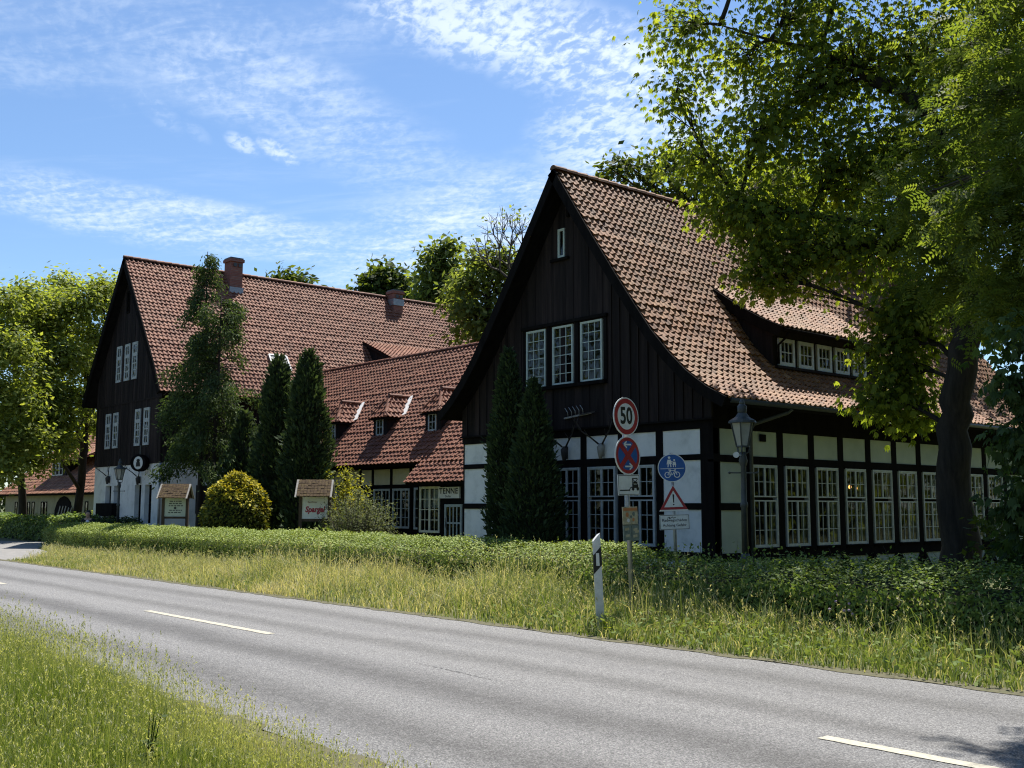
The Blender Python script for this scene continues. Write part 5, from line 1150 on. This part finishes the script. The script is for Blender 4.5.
column('columnar_conifer', 'right of the two merged dark conifers, behind the Spargel board', 'conifer', float(ony(307, 450, 17.8)[0]), 17.8, 6.7, .68, 11000, .20, 64, [(0, .9), (.2, 1), (.55, .92), (.8, .66), (.93, .36), (1, .06)], 'dark columnar conifers', lumps=.32)
column('conifer', 'small dark pointed conifer between the thin tall conifer and the dark merged pair', 'conifer', float(ony(243, 470, 18.6)[0]), 18.6, 5.1, 1.1, 6500, .24, 65, [(0, .9), (.15, 1), (.45, .72), (.75, .38), (.93, .14), (1, .03)], lumps=.22)
# golden bush
rng = np.random.default_rng(71); gx, gy, GR, GH = float(ony(236, 500, 16.05)[0]), 16.05, 1.04, 2.62
gb = empty('golden_bush', (gx, gy, 0), 'rounded clipped bush, dark green below with bright golden leaves on its crown', 'bush')
c = MB(); c.ellipsoid((gx, gy, GH * .48), (GR * .85, GR * .85, GH * .46), 16, 12); c.build('inner_twigs', 'hedge_core', gb)
def dome(n, zmin):
    d = unit(rng.normal(size=(n * 2, 3))); d = d[d[:, 2] > zmin][:n]; k = (1 - rng.random(len(d)) ** 2 * .14) * (1 + .05 * np.sin(d[:, 0] * 7) + .05 * np.sin(d[:, 2] * 9 + d[:, 1] * 6)); return np.array([gx, gy, GH * .48]) + d * k[:, None] * np.array([GR, GR, GH * .52]), d
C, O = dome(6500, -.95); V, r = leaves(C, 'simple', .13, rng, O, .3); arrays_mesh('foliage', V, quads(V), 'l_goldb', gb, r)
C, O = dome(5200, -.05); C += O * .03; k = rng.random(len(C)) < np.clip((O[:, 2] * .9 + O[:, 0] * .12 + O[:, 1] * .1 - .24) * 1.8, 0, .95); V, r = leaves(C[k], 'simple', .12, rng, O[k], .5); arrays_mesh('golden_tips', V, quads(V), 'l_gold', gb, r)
# feathery shrub and yellow shrub by the wing
def shrub(name, label, x, y, H, R, nst, mat, lsize, per, seed, kind='spray', upright=.8):
    rng = np.random.default_rng(seed); root = empty(name, (x, y, 0), label, 'shrub'); m = MB(); C = []; O = []
    for i in range(nst):
        a = rng.uniform(0, 6.28); rr = R * rng.random() ** .6; h = H * rng.uniform(.55, 1.05) * (1 - .35 * rr / R); p0 = np.array([x + rr * .35 * math.cos(a), y + rr * .35 * math.sin(a), 0]); p2 = np.array([x + rr * math.cos(a), y + rr * math.sin(a), h]); p1 = (p0 + p2) / 2 + np.array([0, 0, h * .15]); path = bez(p0, p1, p2, 5)
        m.tube(path, [.016, .012, .009, .006, .003], 4, caps=False); t = rng.random(per) ** .7 * .92 + .08; pt = ((1 - t) ** 2)[:, None] * p0 + (2 * (1 - t) * t)[:, None] * p1 + (t ** 2)[:, None] * p2
        pt = pt + rng.normal(size=(per, 3)) * .09; C.append(pt); O.append(np.tile(unit(np.array([math.cos(a) * .5, math.sin(a) * .5, upright])), (per, 1)))
    m.build('stems', 'bark_grey', root); C = np.concatenate(C); O = np.concatenate(O); k = C[:, 2] > .08; V, r = leaves(C[k], kind, lsize, rng, O[k], .4); arrays_mesh('foliage', V, quads(V), mat, root, r); return root
shrub('feathery_shrub', 'airy grey green shrub with fine leaves right of the Spargel board', float(ony(358, 510, 16.9)[0]), 16.9, 2.35, 1.2, 190, 'l_grey', .085, 46, 81)
shrub('yellow_shrub', 'bright yellow green shrub rising behind the Spargel board under the wing eave', float(ony(344, 470, 18.6)[0]), 18.6, 3.5, .9, 60, 'l_yel', .12, 50, 82, 'simple')
shrub('dark_shrub', 'dark leafy shrub at the right edge before the house wall', -7.0, 17.2, 2.2, 1.5, 90, 'l_dark', .15, 40, 83, 'simple')
shrub('flowering_shrub', 'loose shrub with pale tips beyond the driveway before the cream cottage', -54.5, 20.0, 1.7, 1.6, 70, 'l_back', .18, 30, 84, 'simple')
shrub('leafy_shrub', 'small bright leafy shrub poking above the hedge before the narrow wing window', -26.3, 15.6, 1.15, .5, 34, 'l_hedge', .12, 24, 85, 'simple')

# ------------------------------------------------------------------ trees
# the big chestnut on the right
ct = px_trunk([(957, 566, 19.5, 0.388), (957, 500, 19.5, 0.305), (953, 430, 19.5, 0.277), (962, 370, 19.4, 0.259), (968, 300, 19.4, 0.236), (962, 235, 19.5, 0.208), (975, 150, 19.6, 0.166), (985, 60, 19.7, 0.121), (980, -60, 19.8, 0.065)])
cc = px_clumps([(690, 28, 22.5, 44, .55), (676, 92, 22.5, 30, .5), (700, 158, 22.5, 38, .65), (742, 60, 22.5, 42, .6), (765, 128, 22.0, 46, .9), (728, 205, 22.5, 34, .9), (765, 215, 22.0, 44, 1.1), (795, 14, 22.0, 52, .8), (805, 95, 22.0, 55), (835, 170, 22.0, 55), (800, 255, 22.0, 46, 1.1), (762, 272, 22.0, 24), (850, 60, 21.5, 62), (862, 245, 21.5, 55), (885, 150, 21.5, 65), (925, 55, 21.5, 65), (940, 205, 20.4, 55), (905, 318, 21.0, 34), (890, 345, 20.8, 24), (902, 372, 20.8, 26), (884, 398, 20.6, 20, 1.0), (912, 405, 20.6, 24), (1005, 60, 20.4, 75), (1015, 180, 20.4, 70), (1000, 300, 20.4, 55), (960, -55, 20.4, 85), (850, -70, 21.5, 85), (740, -55, 22.5, 55), (1060, -40, 20.4, 90), (985, 120, 20.4, 80), (780, 190, 24.2, 45), (930, 300, 20.4, 45)])
make_tree('chestnut_tree', 'huge dark-trunked chestnut whose backlit crown fills the upper right', 'tree', ct, cc, 'l_chest', 'palm', .125, 150, 7, .27, 101, bark='bark', upb=.8, limb=.055, twigr=.008, inner=2.2, lcap=.055,
          extra_limbs=[([atD(962, 240, 19.6), atD(945, 160, 20.6), atD(930, 115, 20.6), atD(905, 92, 21.2), atD(870, 80, 21.2)], .17, .12), ([atD(870, 80, 21.2), atD(820, 50, 21.8), atD(770, 40, 21.8), atD(720, 25, 22.3)], .06, .015), ([atD(968, 300, 19.6), atD(930, 250, 20.6), atD(880, 225, 21.2), atD(810, 215, 21.8), atD(740, 200, 22.3)], .11, .03), ([atD(962, 370, 19.4), atD(940, 345, 20.0), atD(918, 335, 20.6)], .06, .025)])
make_tree('pinnate_leaved_tree', 'nearer tree with light feathery leaves at the upper right edge', 'tree', px_trunk([(1150, 640, 15.2, .22), (1145, 400, 15.2, .19), (1120, 200, 15.0, .15), (1080, 40, 15.0, .10), (1060, -60, 15.0, .06)]),
          px_clumps([(1000, -75, 11, 36), (1045, -62, 11, 42), (905, 205, 17.7, 34, .7), (950, 150, 17.7, 46, .8), (1000, 95, 15.5, 50), (940, 255, 17.3, 40, .9), (990, 215, 14.9, 50), (1012, 300, 14.9, 42), (962, 55, 18.1, 40, .7), (1022, 15, 15.9, 50), (975, 290, 17.4, 32), (1040, 160, 14.9, 60), (1060, 260, 14.9, 60)]), 'l_pinn', 'pinn', .27, 60, 7, .26, 102, bark='bark_grey', upb=.9, limb=.03, twigr=.006)
make_tree('broadleaf_tree', 'dark low-branched tree at the lower right edge of the view', 'tree', px_trunk([(1085, 620, 12.8, .16), (1080, 470, 12.8, .13), (1070, 350, 12.8, .09), (1065, 290, 12.8, .05)]),
          px_clumps([(1028, 338, 13.6, 28), (1038, 398, 13.6, 34), (1019, 440, 13.6, 24, .9), (1044, 470, 13.6, 36), (1056, 530, 14.0, 42), (1010, 385, 13.6, 16, .8), (1020, 505, 14.1, 20, .9), (1066, 420, 13.8, 40), (1031, 560, 14.6, 28)]), 'l_low', 'palm', .13, 60, 6, .16, 103, upb=.6, hang=.3, limb=.03, twigr=.006)
# left of the far house
make_tree('maple_tree', 'bright yellow green tree with forked trunk close to the far black gable', 'tree', px_trunk([(74, 538, 58, .26), (80, 490, 58, .21), (84, 450, 58, .21), (86, 400, 58, .17), (88, 340, 58, .11), (90, 300, 58, .05)]),
          px_clumps([(85, 302, 54, 20), (110, 302, 56, 17), (65, 310, 54, 20), (45, 326, 54, 20), (97, 338, 55, 21), (70, 356, 53, 22), (45, 380, 53, 20), (112, 370, 57, 15), (82, 396, 53, 18), (55, 418, 52, 18), (100, 287, 55, 12), (60, 446, 52, 12, .7), (36, 436, 51, 15, .8), (28, 350, 54, 18), (103, 420, 55, 10, .6), (125, 290, 60, 16), (118, 330, 60, 18), (118, 380, 60, 18), (30, 305, 57, 18), (62, 285, 57, 16), (48, 300, 55, 16), (90, 360, 58, 24), (60, 390, 58, 24), (40, 350, 58, 24), (75, 330, 58, 24), (90, 420, 59, 20), (70, 440, 59, 18)]), 'l_maple', 'simple', .25, 175, 14, .38, 104, 'trees left of the far house', upb=.9, limb=.05, twigr=.018,
          extra_limbs=[([atD(80, 490, 58), atD(62, 462, 56), atD(45, 435, 53), atD(30, 410, 52.5)], 0.11, .04), ([atD(84, 450, 58), atD(70, 410, 56), atD(55, 370, 54), atD(48, 330, 54)], .12, .04), ([atD(85, 430, 58), atD(100, 390, 57), atD(108, 340, 56)], .14, .05)])
make_tree('broadleaf_tree', 'green tree with single dark trunk at the left edge', 'tree', px_trunk([(22, 540, 58, .24), (22, 490, 58, .20), (20, 440, 57, .16), (16, 380, 55, .17), (12, 310, 52, .07)]),
          px_clumps([(8, 305, 50, 17, .8), (28, 294, 52, 14, .8), (-18, 335, 50, 28), (14, 348, 49, 24), (-10, 390, 49, 28), (20, 400, 49, 22), (0, 440, 48.5, 24), (30, 436, 49, 15), (-30, 450, 48, 26), (8, 468, 48, 17, .9), (36, 380, 51, 16), (48, 395, 52, 16), (50, 350, 53, 18), (42, 320, 53, 16), (58, 425, 53, 14), (-5, 350, 54, 26), (20, 320, 54, 20), (25, 400, 54, 24), (0, 420, 54, 26), (15, 450, 53, 20), (40, 420, 52, 16), (-20, 310, 54, 26), (35, 460, 53, 13)]), 'l_maple', 'simple', .25, 175, 14, .38, 105, 'trees left of the far house', upb=.9, limb=.05, twigr=.018)
make_tree('broadleaf_tree', 'dark shaded tree beyond the cottage at the far left', 'tree', px_trunk([(-10, 520, 92, .5), (-8, 450, 92, .4), (-5, 400, 92, .2)]),
          px_clumps([(0, 470, 92, 26), (20, 440, 92, 24), (40, 420, 92, 26), (-25, 440, 92, 34), (0, 400, 92, 26), (70, 400, 95, 26), (100, 360, 95, 26), (5, 500, 88, 16), (-20, 500, 88, 22)]), 'l_dark', 'simple', .6, 60, 10, .6, 106, limb=.05, twigr=.03)
# tall thin drooping conifer before the far house
def conifer_loose(name, label, x, y, H, seed):
    rng = np.random.default_rng(seed); root = empty(name, (x, y, 0), label, 'conifer'); m = MB(); C = []; O = []; n = 0
    stems = [([(x, y, -.1), (x + .05, y, 3), (x - .1, y + .1, 6.5), (x - .25, y + .1, H)], .15), ([(x + .62, y + .3, -.1), (x + .6, y + .25, 3.2), (x + .66, y + .3, 6.5), (x + .72, y + .3, H - 1.9)], .13)]
    for S, r in stems:
        q = [np.array(s, float) for s in S]; P = [q[0] * (1 - t) + q[1] * t for t in np.linspace(0, 1, 4)[:-1]] + [q[1] * (1 - t) + q[2] * t for t in np.linspace(0, 1, 4)[:-1]] + [q[2] * (1 - t) + q[3] * t for t in np.linspace(0, 1, 4)]
        m.tube(P, list(np.linspace(r, .012, len(P))), 8); P = np.array(P)
        for i in range(74):
            z = 3.0 + (S[-1][2] - 3.05) * (i / 74) ** .95; k = np.clip(np.interp(z, P[:, 2], np.arange(len(P))), 0, len(P) - 1.001); j = int(k); p0 = P[j] * (1 - k + j) + P[j + 1] * (k - j)
            L = (1 - (z / H) ** 1.4) * 2.55 * rng.uniform(.45, 1.15) + .18; a = rng.uniform(0, 6.28); d = np.array([math.cos(a), math.sin(a), 0]); p2 = p0 + d * L + np.array([0, 0, -.15 * L - .1]); p1 = p0 + d * L * .6 + np.array([0, 0, .22 * L])
            path = bez(p0, p1, p2, 6); m.tube(path, list(np.linspace(.022, .004, 6)), 4, caps=False); nl = int(90 + 170 * L)
            if rng.random() < .18: continue
            t = rng.random(nl) ** .6 * .85 + .15; pt = ((1 - t) ** 2)[:, None] * p0 + (2 * (1 - t) * t)[:, None] * p1 + (t ** 2)[:, None] * p2; hang = rng.random(nl) ** 1.4 * .55 * min(1, L)
            pt = pt + rng.normal(size=(nl, 3)) * np.array([.13, .13, .07]); pt[:, 2] -= hang; C.append(pt); O.append(np.tile(d * .4 + np.array([0, 0, -.6]), (nl, 1)))
    m.build('trunk', 'bark', root); C = np.concatenate(C); O = np.concatenate(O); k = C[:, 2] > 2.3 + .5 * np.sin(C[:, 0] * 4); C = C[k]; O = O[k]; n = len(C); T = O + rng.normal(size=(n, 3)) * .45; Nn = rng.normal(size=(n, 3)); V = rhombi(C, T, Nn, .15 * rng.uniform(.6, 1.3, n), .36, .04); arrays_mesh('crown', V, quads(V), 'l_conif', root, rng.random(n)); return root
conifer_loose('drooping_conifer', 'tall thin drooping conifer with two stems before the far pink red roof', float(ony(200, 480, 18.0)[0]), 18.0, 11.7, 111)
# behind the roofs
G2 = 'trees seen over the roofs'
make_tree('broadleaf_tree', 'tree just showing over the far ridge right of the brick chimney', 'tree', px_trunk([(290, 524, 80, .5), (290, 400, 80, .3), (290, 300, 80, .12)]), px_clumps([(278, 290, 80, 14), (292, 287, 80, 13), (303, 290, 80, 10), (285, 305, 80, 16), (268, 295, 80, 12), (295, 283, 80, 11), (310, 296, 80, 10), (280, 284, 80, 9)]), 'l_dark', 'simple', .5, 60, 12, .5, 121, G2, limb=.05, twigr=.03)
make_tree('broadleaf_tree', 'round-headed tree behind the small right chimney of the far roof', 'tree', px_trunk([(388, 526, 72, .5), (388, 400, 72, .3), (386, 290, 72, .12)]), px_clumps([(372, 282, 72, 12), (385, 275, 72, 13), (398, 282, 72, 13), (378, 296, 72, 13), (402, 296, 72, 11), (392, 312, 72, 16), (366, 292, 72, 9), (392, 285, 73, 15), (380, 290, 73, 15), (408, 300, 73, 9)]), 'l_dark', 'simple', .5, 60, 12, .45, 122, G2, limb=.05, twigr=.03)
make_tree('pointed_tree', 'tall tree with pointed tips behind the wing roof', 'tree', px_trunk([(440, 530, 66, .45), (440, 400, 66, .3), (442, 250, 66, .1)]), px_clumps([(432, 256, 66, 8), (432, 272, 66, 12), (449, 246, 66, 7), (450, 262, 66, 11), (424, 292, 66, 12), (440, 290, 66, 15), (455, 285, 66, 12), (430, 315, 66, 15), (450, 318, 66, 16), (420, 312, 66, 12), (442, 272, 67, 14), (428, 284, 67, 14), (448, 300, 67, 16), (418, 330, 66, 14)]), 'l_back', 'simple', .42, 64, 12, .36, 123, G2, limb=.05, twigr=.03)
make_tree('bushy_tree', 'pale green bushy tree behind the wing roof beside the black gable', 'tree', px_trunk([(490, 530, 52, .4), (490, 420, 52, .3), (488, 300, 52, .12)]), px_clumps([(470, 284, 52, 17), (488, 272, 52, 17), (505, 268, 52, 14), (500, 292, 52, 17), (480, 306, 52, 18), (465, 312, 52, 15), (500, 320, 52, 18), (483, 332, 52, 18), (515, 300, 52, 16), (512, 340, 52, 18), (462, 285, 54, 14), (478, 262, 53, 10), (455, 300, 55, 14), (522, 270, 52, 10, .6), (498, 255, 52, 9, .6), (470, 330, 54, 20), (492, 345, 54, 20)]), 'l_back', 'simple', .36, 66, 12, .34, 124, G2, limb=.05, twigr=.022)
# bare-topped tree
rng = np.random.default_rng(131); p0 = atD(515, 528, 50); p0[2] = 0
bt = empty('bare_tree', p0, 'half dead tree with bare twigs against the sky left of the gable peak', 'tree', G2); m = MB(); tips = []
def grow(p, d, L, r, lev):
    q = p + d * L; m.tube([p, p + d * L * .5 + rng.normal(size=3) * .05 * L, q], [r, r * .85, r * .68], 5, caps=False)
    if lev == 0: tips.append(q); return
    for _ in range(3 if lev > 1 else 2):
        nd = unit(d + rng.normal(size=3) * .52 + np.array([0, 0, .12])); grow(q, nd, L * rng.uniform(.6, .85), r * .62, lev - 1)
top = atD(518, 290, 50); m.tube([p0, (p0 + top) / 2 + np.array([.2, .1, 0]), top], [.35, .28, .16], 9)
for k in range(5): grow(top, unit(np.array([rng.normal() * .45, rng.normal() * .45, 1])), 1.25, .075, 4)
m.build('trunk', 'bark_grey', bt); T_ = np.array(tips); T_ = T_[rng.random(len(T_)) < .22]; C = np.repeat(T_, 3, 0) + rng.normal(size=(len(T_) * 3, 3)) * .22; V, r = leaves(C, 'simple', .22, rng); arrays_mesh('crown', V, quads(V), 'l_back', bt, r)
make_tree('broadleaf_tree', 'dark tree rising behind the ridge of the near brown roof', 'tree', px_trunk([(690, 536, 34, .45), (690, 400, 34, .32), (690, 240, 34, .12)]), px_clumps([(612, 172, 34, 9, .5), (630, 165, 34, 13, .5), (648, 180, 34, 16, .7), (665, 165, 35, 18, .8), (680, 195, 34, 24), (700, 160, 35, 22), (715, 205, 34, 28), (740, 180, 36, 30), (760, 220, 34, 32), (790, 180, 36, 36), (700, 235, 36, 26), (830, 230, 34, 40), (860, 180, 36, 40), (900, 250, 36, 50), (950, 200, 36, 50)]), 'l_dark', 'simple', .26, 78, 11, .27, 125, G2, limb=.04, twigr=.016)
# wood behind the viewer mirrored in panes; right part added to block sky light
rng = np.random.default_rng(141); C = []
for i in range(1000):
    if i >= 800: cx = rng.uniform(-30, 70); cy = rng.uniform(74, 92); cz = rng.uniform(.5, 11)
    elif i < 270: cx = rng.uniform(-115, 40); cy = rng.uniform(-40, -26); cz = rng.uniform(1, 22)
    else: cx = rng.uniform(9, 16); cy = rng.uniform(6, 62); cz = rng.uniform(1, 15)  # unseen trees kept tall and near to dim the side wall
    n = 115 if i < 270 else 70; C.append(np.array([cx, cy, cz]) + rng.normal(size=(n, 3)) * np.array([2.4, 2.0, 1.7]))
C = np.concatenate(C); C = C[C[:, 2] > 0]; V, r = leaves(C, 'simple', .95, rng, np.tile([0, .8, .4], (len(C), 1))); o = arrays_mesh('woodland', V, quads(V), 'l_back', None, r); tag(o, 'dense green woodland around the road, out of view, its right part added to block sky light', 'woodland', kind='stuff'); o.data.materials.append(MT['l_thuja']); o.data.polygons.foreach_set('material_index', (V.reshape(-1, 4, 3)[:, 0, 0] > 8.5).astype(np.int32) * (V.reshape(-1, 4, 3)[:, 0, 1] > 0) * (V.reshape(-1, 4, 3)[:, 0, 1] < 66))  # right part in darker leaves so the panes mirror less light

# ------------------------------------------------------------------ grass
def blades(P, h, w, lean, rng, curl=.35):
    n = len(P); a = rng.uniform(0, 6.28, n); b = rng.uniform(0, 6.28, n); side = np.stack([np.cos(a), np.sin(a), np.zeros(n)], 1) * (w / 2)[:, None]; ld = np.stack([np.cos(b), np.sin(b), np.zeros(n)], 1) * (lean * h)[:, None]
    base = np.column_stack([P, np.zeros(n) - .02]); mid = base + ld * .35 + np.array([0, 0, 1.0]) * (h * .58)[:, None]; tip = base + ld + np.array([0, 0, 1.0]) * (h * (1 - .25 * lean))[:, None]
    V = np.stack([base - side, base + side, mid + side * .75, mid - side * .75, tip], 1); return V, tip
def grass_mesh(name, label, P, h, w, lean, rnd, mat, rng, heads=None, headsize=.06, herbs=None, herbsize=.10):
    V, tip = blades(P, h, w, lean, rng); n = len(P); V = V.reshape(-1, 3); k = np.arange(n)[:, None] * 5
    Fq = np.concatenate([k + np.array([0, 1, 2]), k + np.array([0, 2, 3]), k + np.array([3, 2, 4])], 0); R = np.concatenate([rnd] * 3)
    vs = [V]; fs = [Fq]; rs = [R]; off = len(V)
    if heads is not None and heads.any():
        c = tip[heads]; hn = len(c); c = np.repeat(c, 4, 0) - np.array([0, 0, 1.0]) * (np.tile(np.arange(4), hn) * headsize * .38)[:, None]
        T = rng.normal(size=(len(c), 3)) * .5 + np.array([0, 0, 1.0]); q = rhombi(c, T, rng.normal(size=(len(c), 3)), headsize * rng.uniform(.5, 1.2, len(c)), .32, 0)
        m_ = len(c); kk = np.arange(m_)[:, None] * 4 + off; fs += [kk + np.array([0, 1, 2]), kk + np.array([0, 2, 3])]; rs += [np.clip(.85 + .12 * rng.normal(size=m_), 0, 1)] * 2; vs.append(q); off += len(q)
    if herbs is not None and len(herbs):
        q, r = leaves(herbs, 'simple', herbsize, rng, None, .9); m_ = len(q) // 4; kk = np.arange(m_)[:, None] * 4 + off; fs += [kk + np.array([0, 1, 2]), kk + np.array([0, 2, 3])]; rs += [r * .45] * 2; vs.append(q)
    o = arrays_mesh(name, np.concatenate(vs), np.concatenate(fs), mat, None, np.concatenate(rs)); return tag(o, label, 'grass', kind='stuff')
# far verge
rng = np.random.default_rng(151); n = 150000
x = rng.uniform(-44, 1.5, n); y = RY1 + .05 + (rng.random(n) ** .9) * 4.0
front_edge = RY1 + .04 + .10 * noise1(x, 5, 2.2); edgeL = np.interp(x, [-44, -38.5, -35.6, -34.6], [13.6, 12.4, 10.9, 9.7])
back = np.interp(x, [-46, -35, -25, -13, 2], [14.0, 13.4, 13.3, 12.8, 11.5]) + .15
dens = .35 + .65 * np.clip(.5 + .9 * noise1(x * 1.3 + y * 2.1, 7, 1.4) + .5 * noise1(y * 3 - x * .7, 8), 0, 1)
k = (y > front_edge) & (y > edgeL) & (y < back) & (rng.random(n) < dens) & (x > -38 - (y - 10) * 3); x = x[k]; y = y[k]; n = len(x)
d = np.clip((y - RY1) / 2.2, 0, 1); h = (.08 + np.interp(x, [-34, -22, -15, -11], [.13, .30, .40, .29]) * d ** .8) * rng.uniform(.55, 1.35, n) * (1 + .35 * noise1(x * 2 + y, 9)) * (1 - np.clip((y - 11.7) / 1.2, 0, 1) * np.interp(x, [-26, -14], [.45, .12]))
shade = np.clip((x + 8.5) / 3, 0, 1)
dry = np.clip(.5 + .35 * noise1(x * .8 + y * .5, 10) + .15 * noise1(x * 4, 12) - .45 * np.clip((x + 14) / 4, 0, 1), 0.05, .95); st = rng.random(n) < np.interp(x, [-24, -11, -6], [.88, .70, .34]) * (.5 + .95 * dry); r = np.clip(np.where(st, .80 + .16 * rng.normal(size=n), .24 + .12 * rng.normal(size=n)), 0, 1)
hd = rng.random(n) < .16 * (d > .35); h[hd] *= rng.uniform(1.2, 1.9, hd.sum())
m_ = 9000; hx = rng.uniform(-34, 1.5, m_); hy = RY1 + .12 + rng.random(m_) ** 1.3 * 2.6; hz = rng.random(m_) * .24 + .02; kk = rng.random(m_) < .06 + .7 * (hx > -11.5); herbs = np.stack([hx, hy, hz], 1)[kk]
grass_mesh('grass', 'tall half dry roadside grass with seed heads between road and hedge', np.stack([x, y], 1), h, .011 + .006 * rng.random(n), rng.random(n) * .95, r, 'l_dry', rng, hd, .042, herbs, .08)
# near verge
rng = np.random.default_rng(152); n = 470000
x = -4.4 - rng.random(n) ** 1.4 * 22; y = rng.uniform(.5, 4.15, n)
D = -x * .757 + y * .653; e = np.interp(x, [-24, -10, -7.5, -6.0, -5.2, -4.4], [3.85, 3.68, 3.55, 3.50, 3.6, 3.5]) + .12 * noise1(x, 15, 1.8)
k = (y < e + np.abs(rng.normal(size=n)) * .14) & (D > 3.0) & (rng.random(n) < np.clip(1.3 - (D - 4) / 20, .3, 1)); x = x[k]; y = y[k]; n = len(x); e = e[k]
edge = np.clip((e + .15 - y) / .9, 0, 1); rt = np.interp(x, [-9.0, -6.6, -5.4], [1, .62, .24]); clump = np.clip(.5 + .5 * noise1(x * 1.6 + y * 1.9, 17) + .35 * noise1(x * 5 - y * 4, 18), 0, 1)
h = (.13 + .21 * edge ** .6) * rng.uniform(.45, 1.2, n) * (.55 + .85 * clump) * rt
r = np.clip(rng.normal(size=n) * .16 + .25 + .34 * (1 - clump) + .18 * noise1(x * .9 - y * 1.1, 19) + .36 * (1 - edge) + .22 * (1 - rt), 0, 1)
hd = rng.random(n) < .055 + .05 * (1 - edge); h[hd] = h[hd] + rng.uniform(.10, .34, hd.sum()) * (.35 + .65 * rt[hd]); r[hd] = np.clip(.72 + .14 * rng.normal(size=hd.sum()), 0, 1)
wd = np.where(hd, .0026, .0035 + .0028 * rng.random(n))
grass_mesh('grass', 'lush green grass with pale seed stalks on the near side of the road', np.stack([x, y], 1), h, wd, rng.random(n) * np.where(hd, .35, .85), r, 'l_grass', rng, hd, .024)
# single weeds one can pick out
def weed(x, y, n, size, mat, label, seed, H=.25):
    rng = np.random.default_rng(seed); root = empty('weed', (x, y, 0), label, 'weed'); m = MB(); C = []
    for i in range(max(3, n // 6)):
        a = rng.uniform(0, 6.28); p0 = np.array([x, y, 0.0]); p1 = np.array([x + .12 * math.cos(a) * rng.random(), y + .12 * math.sin(a) * rng.random(), H * rng.uniform(.6, 1.1)]); m.tube([p0, p1], [.006, .003], 4, caps=False); t = rng.random(6); C.append(p0 + (p1 - p0) * t[:, None])
    m.build('stem', 'l_grass', root); C = np.concatenate(C)[:n]; V, r = leaves(C, 'simple', size, rng, unit(C - np.array([x, y, -.05])), .5); arrays_mesh('leaves', V, quads(V), mat, root, r); return root
q = onz(602, 636); weed(q[0], q[1] + .15, 26, .13, 'l_gold2', 'bright yellow green broad-leaved weed at the foot of the marker post', 161, .16)
q = onz(441, 700); q = onz(147, 748); q = onz(147, 775); weed(q[0], q[1], 30, .07, 'l_shade', 'small upright green weed with pointed leaves in the near grass', 162, .34)
q = onz(40, 735); q = onz(40, 752); weed(q[0], q[1], 14, .07, 'l_shade', 'small broad-leaved green weed low in the near grass at left', 163, .36)
q = onz(720, 622)
weed(q[0] , q[1], 40, .10, 'l_gold2', 'patch of yellow green leaves in the verge below the warning sign', 164, .28)
pw = onz(838, 640); wr = weed(pw[0], pw[1] + .4, 40, .09, 'l_grey', 'pale pinkish flowering weed in the shaded verge', 165, .45)
m = MB(); g = random.Random(5)
for i in range(26): m.ellipsoid((pw[0] + g.uniform(-.25, .25), pw[1] + .4 + g.uniform(-.2, .2), .38 + g.uniform(-.08, .14)), (.022, .022, .018), 6, 4)
m.build('blossoms', 'pink', wr)
